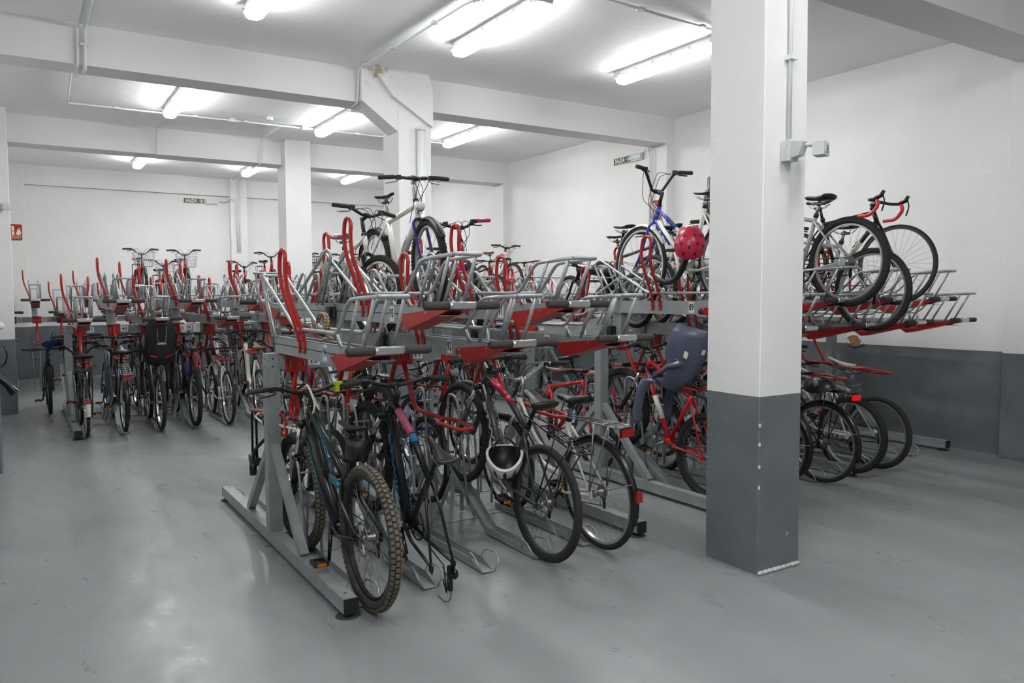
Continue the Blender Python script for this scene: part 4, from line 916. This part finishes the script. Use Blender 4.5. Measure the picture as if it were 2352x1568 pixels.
# near row, floor level, far side
far1 = [(1.87, 'grey low-step bike across the near row, leftmost', dict(frame='p_grey', kind='lowstep', R=.33, tw=.045, rim='alu')),
        (2.26, 'dusty-tyred black mountain bike across the near row, second from the left', dict(frame='p_black', kind='mtb', R=.36, tw=.055, style='dusty', susp=True, rim='black_plastic')),
        (2.66, 'navy and red bike across the near row, third from the left', dict(frame='p_navy', accent='p_red', kind='diamond', tw=.05, style='knob', susp=True)),
        (3.05, 'dark bike with a front lamp across the near row, fourth from the left', dict(frame='p_charcoal', kind='diamond', lamp='clear', fender='black_gloss')),
        (4.47, 'red and blue bike with small black saddle behind the rack posts', dict(frame='p_red', accent='p_skyblue', kind='diamond', tw=.05, sad=('wide', 'saddle_leather'), sh=.66)),
        (4.9, 'dark bike with cork grips behind the slot 8 rack post', dict(frame='p_charcoal', gripm='cork', kind='diamond', tw=.05, bar='city', sad=('wide', 'saddle_leather'))),
        (5.33, 'red step-through bike behind the child seat', dict(frame='p_red', kind='step', rack='black_gloss')),
        (6.2, 'dark bike on the far side, behind the bikes right of the near column', dict(frame='p_navy', kind='diamond'))]
for i, (x, lb, k) in enumerate(far1):
    B(lb, x, YC1(x)+1.32, .01, -1, pitch=(0, 13)[i % 2], **k)
# near row, upper trays
B('white and purple mountain bike highest above the near row', 2.56, 5.2, TH, -1, at='front', R=.33, tw=.055, style='knob', frame='p_white', fork='p_purple', kind='diamond', wb=1.03, st=.47, bar='flat', bw=.56, barz=.15, tf=1.25, gripm='grip', leverm='alu', lamp='clear', fender='short', hi=True, sh=.66, crank=95, decal=('COBALT', 'p_purple', .034, 'down'), steer=-6, stemm='p_silver')
B('small white bike with colourful patterned saddle', 2.2, 5.35, TL, -1, at='front', R=.30, tw=.05, style='knob', frame='p_white', fork='black_gloss', kind='diamond', wb=.95, st=.36, bar='riser', bw=.56, barz=.13, gripm='grip', leverm='alu', hi=True, sh=.48, susp=False, sad=('city', 'patterned'), steer=14)
B('pink childrens bike with pink grips behind the tall red hoops', 3.02, 5.35, TL, -1, at='front', R=.28, tw=.055, style='knob', frame='p_pink', fork='p_pink', kind='step', wb=.9, st=.32, bar='riser', bw=.52, barz=.09, gripm='p_pink', sh=.42, hi=True, steer=-18)
B('blue and white city bike with high handlebar left of the near column', 4.5, 5.08, TH, 1, at='front', R=.34, tw=.035, frame='p_white', accent='p_blue', fork='p_blue', kind='ladies', wb=1.02, st=.5, bar='high', bw=.58, barz=.10, gripm='grip', fender='p_white', chaincase='p_white', hi=True, lamp=None, steer=-4, sh=.62)
B('white bike with flat black bars facing the camera behind the red helmet', 4.97, 4.42, TL, -1, at='front', R=.335, tw=.045, frame='p_white', fork='p_white', kind='diamond', wb=1.03, st=.5, bar='flat', bw=.58, barz=.06, fender=None, hi=True, sh=.66, sad=('wide', 'saddle_leather'), steer=-8)
B('black folding bike with a thick horizontal tube', 4.7, 5.36, TL, 1, R=.25, tw=.045, frame='p_black', kind='fold', wb=1.0, st=.2, bar='flat', bw=.12, barz=-.02, forklen=.24, cables=False, sh=.68, tail='lit', rim='alu')
B('silver and plum mountain bike on the upper level right of the near column', 5.43, 3.74, TH, 1, R=.345, tw=.055, style='knob', frame='p_silver', accent='p_plum', kind='diamond', wb=1.06, st=.44, sh=.60, hi=True, sad=('city', 'saddle_leather'), bottle='p_plum')
B('dusty grey mountain bike on the lower tray below the road bike', 5.84, 3.80, TL, 1, R=.335, tw=.045, style='knob', frame='p_silver', kind='diamond', wb=1.05, hi=True, sad=('sport', 'saddle_leather'), sh=.6, tail=None)
B('black road bike with red-taped drop handlebar', 6.28, 3.87, TH, -1, at='front', R=.34, tw=.026, style='road', rim='p_charcoal', frame='p_black', accent='p_white', fork='p_black', kind='diamond', wb=1.0, st=.50, bar='drop', barz=.03, hi=True, sh=.68, steer=6, decal=('URSI', 'ink', .045, 'down'))
B('dark upper-level bike mostly hidden behind the near column', 5.35, 5.6, TL, -1, at='front', frame='p_charcoal', kind='diamond', R=.335, tw=.045)
# middle row, floor level, camera side
mid = [('black city bike with white rear mudguard reflector, leftmost of the middle row', dict(frame='p_black', kind='step', fender='black_gloss', rack='black_gloss', sad=('wide', 'saddle_leather'), bar='city', R=.34, tw=.035, reflector='strip')),
       ('black bike with chrome rack rails and red reflector, second of the middle row', dict(frame='p_black', accent='p_purple', kind='diamond', fender='black_gloss', rack='steel', tail='red', sad=('wide', 'saddle_leather'), R=.34)),
       ('dark bike carrying the tall black child seat', dict(frame='p_charcoal', kind='diamond', seat='black', R=.34, tw=.05)),
       ('black mountain bike right of the tall black child seat', dict(frame='p_black', kind='mtb', bottle='blue_lock', R=.35, tw=.055, style='knob')),
       ('white and black trekking bike, fifth of the middle row', dict(frame='p_white', accent='p_charcoal', kind='diamond', R=.34, tw=.04, head=1)),
       ('white step-through bike with black front basket, sixth of the middle row', dict(frame='p_white', kind='lowstep', basket='black', R=.33, sad=('city', 'saddle_brown'), bar='city')),
       ('brown-saddled city bike with silver rack and red tail light, seventh of the middle row', dict(frame='p_silver', kind='step', rack='steel', tail='red', sad=('city', 'saddle_brown'), bar='city', fender='p_silver')),
       ('crimson bike partly behind the nearest rack post', dict(frame='p_crimson', kind='diamond', tw=.05))]
for i, (lb, k) in enumerate(mid):
    k.setdefault('head', 1); x = S2A[i]
    B(lb, x, 10.13 if k['head'] > 0 else 10.2, .01 if i % 2 == 0 else .03, k.pop('head'), pitch=0 if i % 2 == 0 else 13, **k)
midR = [('black mountain bike', 'p_black'), ('silver city bike', 'p_silver'), ('navy bike', 'p_navy'), ('red bike', 'p_red'), ('white bike', 'p_white'), ('green bike', 'p_green')]
for i, (lb, f_) in enumerate(midR):
    B(lb+' on the floor of the middle row, right unit, %s from its left' % ordw[i], S2B[i], 10.15, .01, 1, pitch=(0, 13)[i % 2], frame=f_, kind=('diamond', 'step')[i % 2], fender=(None, 'black_gloss')[i % 2])
farm = [('p_black', 'diamond'), ('p_blue', 'step'), ('p_charcoal', 'mtb'), ('p_plum', 'diamond'), ('p_red', 'diamond'), ('p_silver', 'step'), ('p_green', 'diamond')]
for i, (f_, k_) in enumerate(farm):
    B('%s bike behind the middle row, %s from its left end' % ({'p_black': 'black', 'p_blue': 'blue', 'p_charcoal': 'charcoal', 'p_plum': 'plum', 'p_red': 'red', 'p_silver': 'silver', 'p_green': 'dark green'}[f_], ordw[i]), S2A[i]+.02, 12.68, .01, -1, pitch=(13, 0)[i % 2], frame=f_, kind=k_, bar=('flat', 'city')[i % 2])
# middle row, upper trays, right part
B('white mountain bike with red fork and brown saddle above the middle row', 7.3, 11.55, TH, -1, at='front', R=.33, tw=.05, frame='p_white', accent='p_coral', fork='p_red', kind='mtb', sad=('city', 'saddle_brown'), sh=.62, bar='riser', susp=True)
B('white and coral mountain bike behind the brown-saddled one', 7.72, 11.6, TL, -1, at='front', R=.33, tw=.05, frame='p_white', accent='p_coral', kind='diamond', sh=.62, steer=-15)
B('black mountain bike above the middle row, near its right end', 6.93, 11.5, TL, -1, at='front', R=.33, tw=.055, style='knob', frame='p_black', kind='diamond', sh=.6)
# back wall row, upper trays
for i, (x, h, lb, bk) in enumerate(((1.92, 1, 'red share bike with wire basket, leftmost above the back row', 'wire'), (2.28, 0, 'red share bike with wire basket, between two higher ones above the back row', 'wire'), (2.66, 1, 'red share bike with wire basket, right one of the three above the back row', 'wire'),
                                    (3.74, 0, 'red bike without basket on a low tray left of the far column', None), (4.27, 1, 'red bike just left of the far square column, upper level', None),
                                    (4.98, 1, 'dark bike with black basket right of the far square column', 'black'), (5.4, 0, 'red bike behind the black basket, upper level', None), (5.82, 1, 'black bike with handlebar bag above the back row, third right of the far column', 'black'),
                                    (6.24, 0, 'dark grey bike above the back row, fourth right of the far column', None), (6.66, 1, 'dark bike above the back row behind the white mountain bike', None))):
    red = 'red' in lb
    B(lb, x, 15.55, TH if h else TL, -1, at='front', R=.31, tw=.045, frame='p_red' if red else 'p_charcoal', kind='lowstep' if red else 'diamond', wb=1.03, st=.44, sh=.58, bar='city', bw=.6, barz=.10, basket=bk if i != 5 else 'black', fender='black_gloss', rack='black_gloss', sad=('wide', 'saddle_leather'), steer=(0, 8, -4, 6, -8)[i % 5])
for i, (x, lb, f_) in enumerate(((.98, 'dark bike on the floor by the back wall, behind the leftmost rack post', 'p_charcoal'), (1.78, 'black bike on the floor by the back wall, second from the left', 'p_black'), (2.56, 'blue bike on the floor by the back wall, third from the left', 'p_navy'), (3.3, 'silver bike on the floor by the back wall, fourth from the left', 'p_silver'))):
    B(lb, x, 15.75, .01, 1, frame=f_)
B('dark bike beyond the leftmost post of the middle row', .30, 13.4, .01, -1, frame='p_black', bar='flat', R=.33)

# ------------------------------------------------------------------ helmets, locks and other loose things
def helmet(label, loc, rot, shell, inner='black_plastic', style='road', s=1.0):
    mtx = Matrix.Translation(loc) @ Matrix.Rotation(rad(rot[2]), 4, 'Z') @ Matrix.Rotation(rad(rot[1]), 4, 'Y') @ Matrix.Rotation(rad(rot[0]), 4, 'X') @ Matrix.Scale(s, 4)
    t = thing('helmet', label, 'helmet', mtx=mtx)
    rx, ry, rz = (.145, .105, .125)
    n = 28; rings = []; K = 9; lo = -.12 if style == 'skate' else .02
    for i in range(K):
        a = math.asin(lo)+(pi/2-.02-math.asin(lo))*i/(K-1); rg = []
        for k in range(n):
            p = 2*pi*k/n; rim = .018*cos(2*p)*(1 if i == 0 else 0)
            rg.append((rx*cos(a)*cos(p)*(1+.10*(cos(p) < -.3 and style == 'road')), ry*cos(a)*sin(p), rz*sin(a)+rim))
        rings.append(rg)
    sh = MB(shell).loft(rings, cap=False)
    inner_r = [[(x*.88, y*.86, z*.86-.002) for x, y, z in r] for r in rings]
    sh.loft([rings[0], inner_r[0]], cap=False)
    so = build(sh, 'shell', t)
    ib = MB(inner).loft(inner_r[::-1], cap=False); build(ib, 'padding', t)
    def pt(a, p, f=1.0): return Vector((rx*f*cos(a)*cos(p), ry*f*cos(a)*sin(p), rz*f*sin(a)))
    if style == 'skate':
        spots = [(a, p, .009, .013) for a in (.35, .75) for p in [2*pi*k/8+a for k in range(8)]]+[(1.2, p, .008, .012) for p in (0, 2.1, 4.2)]
        for a, p, w, h in spots:
            c = pt(a, p, 1.004); e1 = (pt(a, p+.05)-pt(a, p-.05)).normalized(); e2 = (pt(a+.05, p)-pt(a-.05, p)).normalized()
            build(MB('ink').add([c+e1*(w*cos(q))+e2*(h*sin(q)) for q in [2*pi*k/10 for k in range(10)]], [list(range(10))]), 'vent', so)
    else:
        for p0 in (-2.3, -1.75, -1.2, -.6, 0, .6, 1.2, 1.75, 2.3, 3.14):
            P = []
            for k in range(6): a = .22+.95*k/5; P.append((a, (.13 if 0 < k < 5 else .02)))
            V = [pt(a, p0+w*.8, 1.006) for a, w in P]+[pt(a, p0-w*.8, 1.006) for a, w in P[::-1]]
            m_ = MB('ink' if shell != 'p_black' else 'p_charcoal'); m_.add(V, [[i, i+1, 10-i, 11-i] for i in range(5)]); build(m_, 'vent', so)
    st = MB('black_plastic')
    for q in (-1, 1): st.tube(smoothpath([(.05, q*.085, 0), (.03, q*.05, -.09), (.02, 0, -.13)], .05, 3), .005, 5, flat=.4); st.tube(smoothpath([(-.06, q*.085, 0), (.01, q*.06, -.07), (.02, q*.03, -.11)], .05, 3), .005, 5, flat=.4)
    build(st, 'chin_strap', t)
    return t
helmet('white vented bicycle helmet hanging upside down beside the crimson-striped bike', (2.53, 4.11, .62), (0, 162, 59), 'white_enamel', s=1.12)
helmet('glossy red skate helmet with round vents hanging by the blue and white bike', (4.36, 4.36, 2.0), (0, -50, 45), 'p_crimson', style='skate', s=1.12)
helmet('black vented helmet on the rack of the city bike right of the column', (5.72, 4.18, .80), (0, 0, 90), 'p_black')
helmet('white helmet behind the handlebars across the near row', (2.75, 5.75, 1.10), (0, 0, 20), 'white_enamel')
helmet('dark blue helmet hanging behind the leftmost post of the middle row', (.36, 12.3, 1.02), (170, 0, 30), 'p_navy')
def loose(name, label, cat, mats_pts):
    o0 = Vector(mats_pts[0][2][1][0]) if False else None
    t = thing(name, label, cat, mats_pts[0][1][0])
    base = Vector(mats_pts[0][1][0])
    for part, pts, r, m_, rr in mats_pts:
        build(MB(m_).tube(smoothpath([Vector(p)-base for p in pts], rr, 4), r, 8), part, t)
    return t
t = loose('u_lock', 'black U-shaped lock hanging from the red arm left of the nearest post', 'bicycle lock', [('shackle', [(1.35, 5.58, .50), (1.35, 5.58, .80), (1.35, 5.52, .84), (1.35, 5.46, .80), (1.35, 5.46, .50)], .0085, 'black_gloss', .04)])
b = MB('black_plastic'); b.box(-.022, .022, -.15, .03, -.045, .005); build(b, 'crossbar', t)
loose('cable_lock', 'cream spiral cable lock wrapped round the nearest rack post', 'bicycle lock', [('cable', [(1.36, 5.38, .83), (1.33, 5.42, .80), (1.36, 5.30, .76), (1.37, 5.1, .79), (1.43, 4.75, .79), (1.45, 4.68, .80), (1.47, 4.75, .90), (1.46, 4.72, 1.05), (1.45, 4.62, 1.09), (1.46, 4.5, .98), (1.46, 4.62, .84), (1.44, 4.9, .80)], .007, 'sign_cream', .06), ('lock_barrel', [(1.35, 5.26, .80), (1.35, 5.22, .77)], .016, 'black_plastic', .01)])
loose('cable_lock', 'thick black cable lock from the nearest post to the dusty front wheel', 'bicycle lock', [('cable', [(1.37, 5.3, .66), (1.33, 5.45, .56), (1.33, 5.5, .46), (1.36, 5.4, .46), (1.42, 4.95, .56), (1.45, 4.7, .70), (1.46, 4.62, .82), (1.46, 4.55, .9)], .012, 'black_plastic', .08), ('lock_body', [(1.33, 5.49, .47), (1.33, 5.49, .38)], .026, 'black_gloss', .01)])
cl = []
for k in range(60): a = 2*pi*k/20; cl.append((1.45+.02*sin(a*.7)+.010*(k//20), 4.33+.062*cos(a)*(1-.0025*k), 1.455+.055*sin(a)+.01))
loose('cable_lock', 'coiled smoky cable lock standing on the nearest upper tray', 'bicycle lock', [('coil', cl, .0065, 'amber', .0), ('combination_barrel', [(1.42, 4.40, 1.42), (1.43, 4.25, 1.40)], .013, 'black_plastic', .01), ('loose_end', [(1.44, 4.25, 1.40), (1.46, 4.15, 1.38), (1.46, 4.35, 1.37), (1.44, 4.48, 1.42), (1.44, 4.5, 1.45)], .006, 'amber', .05)])
loose('cable_lock', 'black fabric lock hanging below the red skate helmet', 'bicycle lock', [('sleeve', [(4.44, 4.80, 1.74), (4.42, 4.66, 1.71), (4.40, 4.54, 1.74), (4.38, 4.44, 1.84), (4.36, 4.38, 1.93)], .024, 'black_plastic', .06)])
loose('cable_lock', 'grey spiral cable lock hanging at the third bike right of the near column', 'bicycle lock', [('coil', [(6.6+.05*sin(k*.9), 4.45+.05*cos(k*.9)*1.3, .80-.008*k) for k in range(28)], .004, 'steel', .0)])
loose('cable_lock', 'thin black cable loop hanging from the red arm at the back wall', 'bicycle lock', [('cable', [(.62+.0*k, 15.95+.10*cos(a)*.4, .70+.16*sin(a)) for k, a in enumerate([pi/2+2*pi*k/16 for k in range(17)])], .006, 'cable', .0)])
loose('cable_lock', 'purple cable lock on the frame of the brown-saddled white bike', 'bicycle lock', [('cable', [(7.3+.03*sin(a), 11.85+.12*cos(a), 2.1+.12*sin(a)) for a in [2*pi*k/14 for k in range(14)]], .009, 'blue_lock', .0)])
# red locking loops folded at the nearest post
t = thing('locking_loop', 'red folded locking loop clamped on the nearest rack post', 'locking loop', (1.40, 4.98, .8))
build(MB('red').tube(smoothpath([(-.01, .03, .055), (0, -.0, .055), (.0, -.055, .03), (0, -.07, -.075), (0, .03, -.055), (-.01, .06, -.04)], .02, 3), .011, 8), 'loop', t)
build(MB('red').box(-.012, .012, .035, .075, .03, .085).box(-.012, .012, .035, .075, -.085, -.03), 'clamp', t)
t = thing('locking_loop', 'red flat locking loop reaching left past the nearest rack post', 'locking loop', (1.36, 5.1, .82))
build(MB('red').tube(smoothpath([(0, .03, 0), (0, .2, .03), (-.02, .5, -.0), (.03, .47, -.01), (.04, .2, -.02)], .04, 3), .010, 8, closed=True), 'loop', t)
# lime clamp on the nearest handlebar, bags
t = thing('handlebar_bag', 'dark grey bag strapped to the bars of the bike behind the near column', 'bag', (5.0, 4.62, 2.36))
build(MB('p_charcoal').loft([[(w*cos(a), .10+w*.6*sin(a), z) for a in [2*pi*k/12 for k in range(12)]] for w, z in ((.06, -.16), (.11, -.14), (.12, -.02), (.10, .12), (.07, .15), (.07, .24), (.03, .26))]), 'bag_body', t)
build(MB('plate').tube([(-.118, .1+.02*cos(a), -.04+.03*sin(a)) for a in [2*pi*k/12 for k in range(10)]], .003, 5), 'emblem', t)
build(MB('pvc').tube([(.112*cos(a), .10+.07*sin(a), .03) for a in [2*pi*k/16 for k in range(16)]], .006, 6, closed=True), 'strap', t)
t = thing('brake_clamp', 'lime green clamp on the handlebar of the nearest mountain bike', 'clamp', (1.60, 4.52, 1.075))
build(MB('lime').box(-.02, .03, -.02, .02, .012, .028).box(-.012, .008, -.018, .018, -.03, .014), 'clamp_body', t)
for x, y, lb in ((1.86, 11.32, 'left'), (2.03, 11.32, 'right')):
    o = build(MB('plate').box(x-.045, x+.045, y-.004, y, 1.13, 1.245), 'blank_plate'); tag(o, 'blank grey plate on the middle row beam, %s one of the pair' % lb, 'plate')
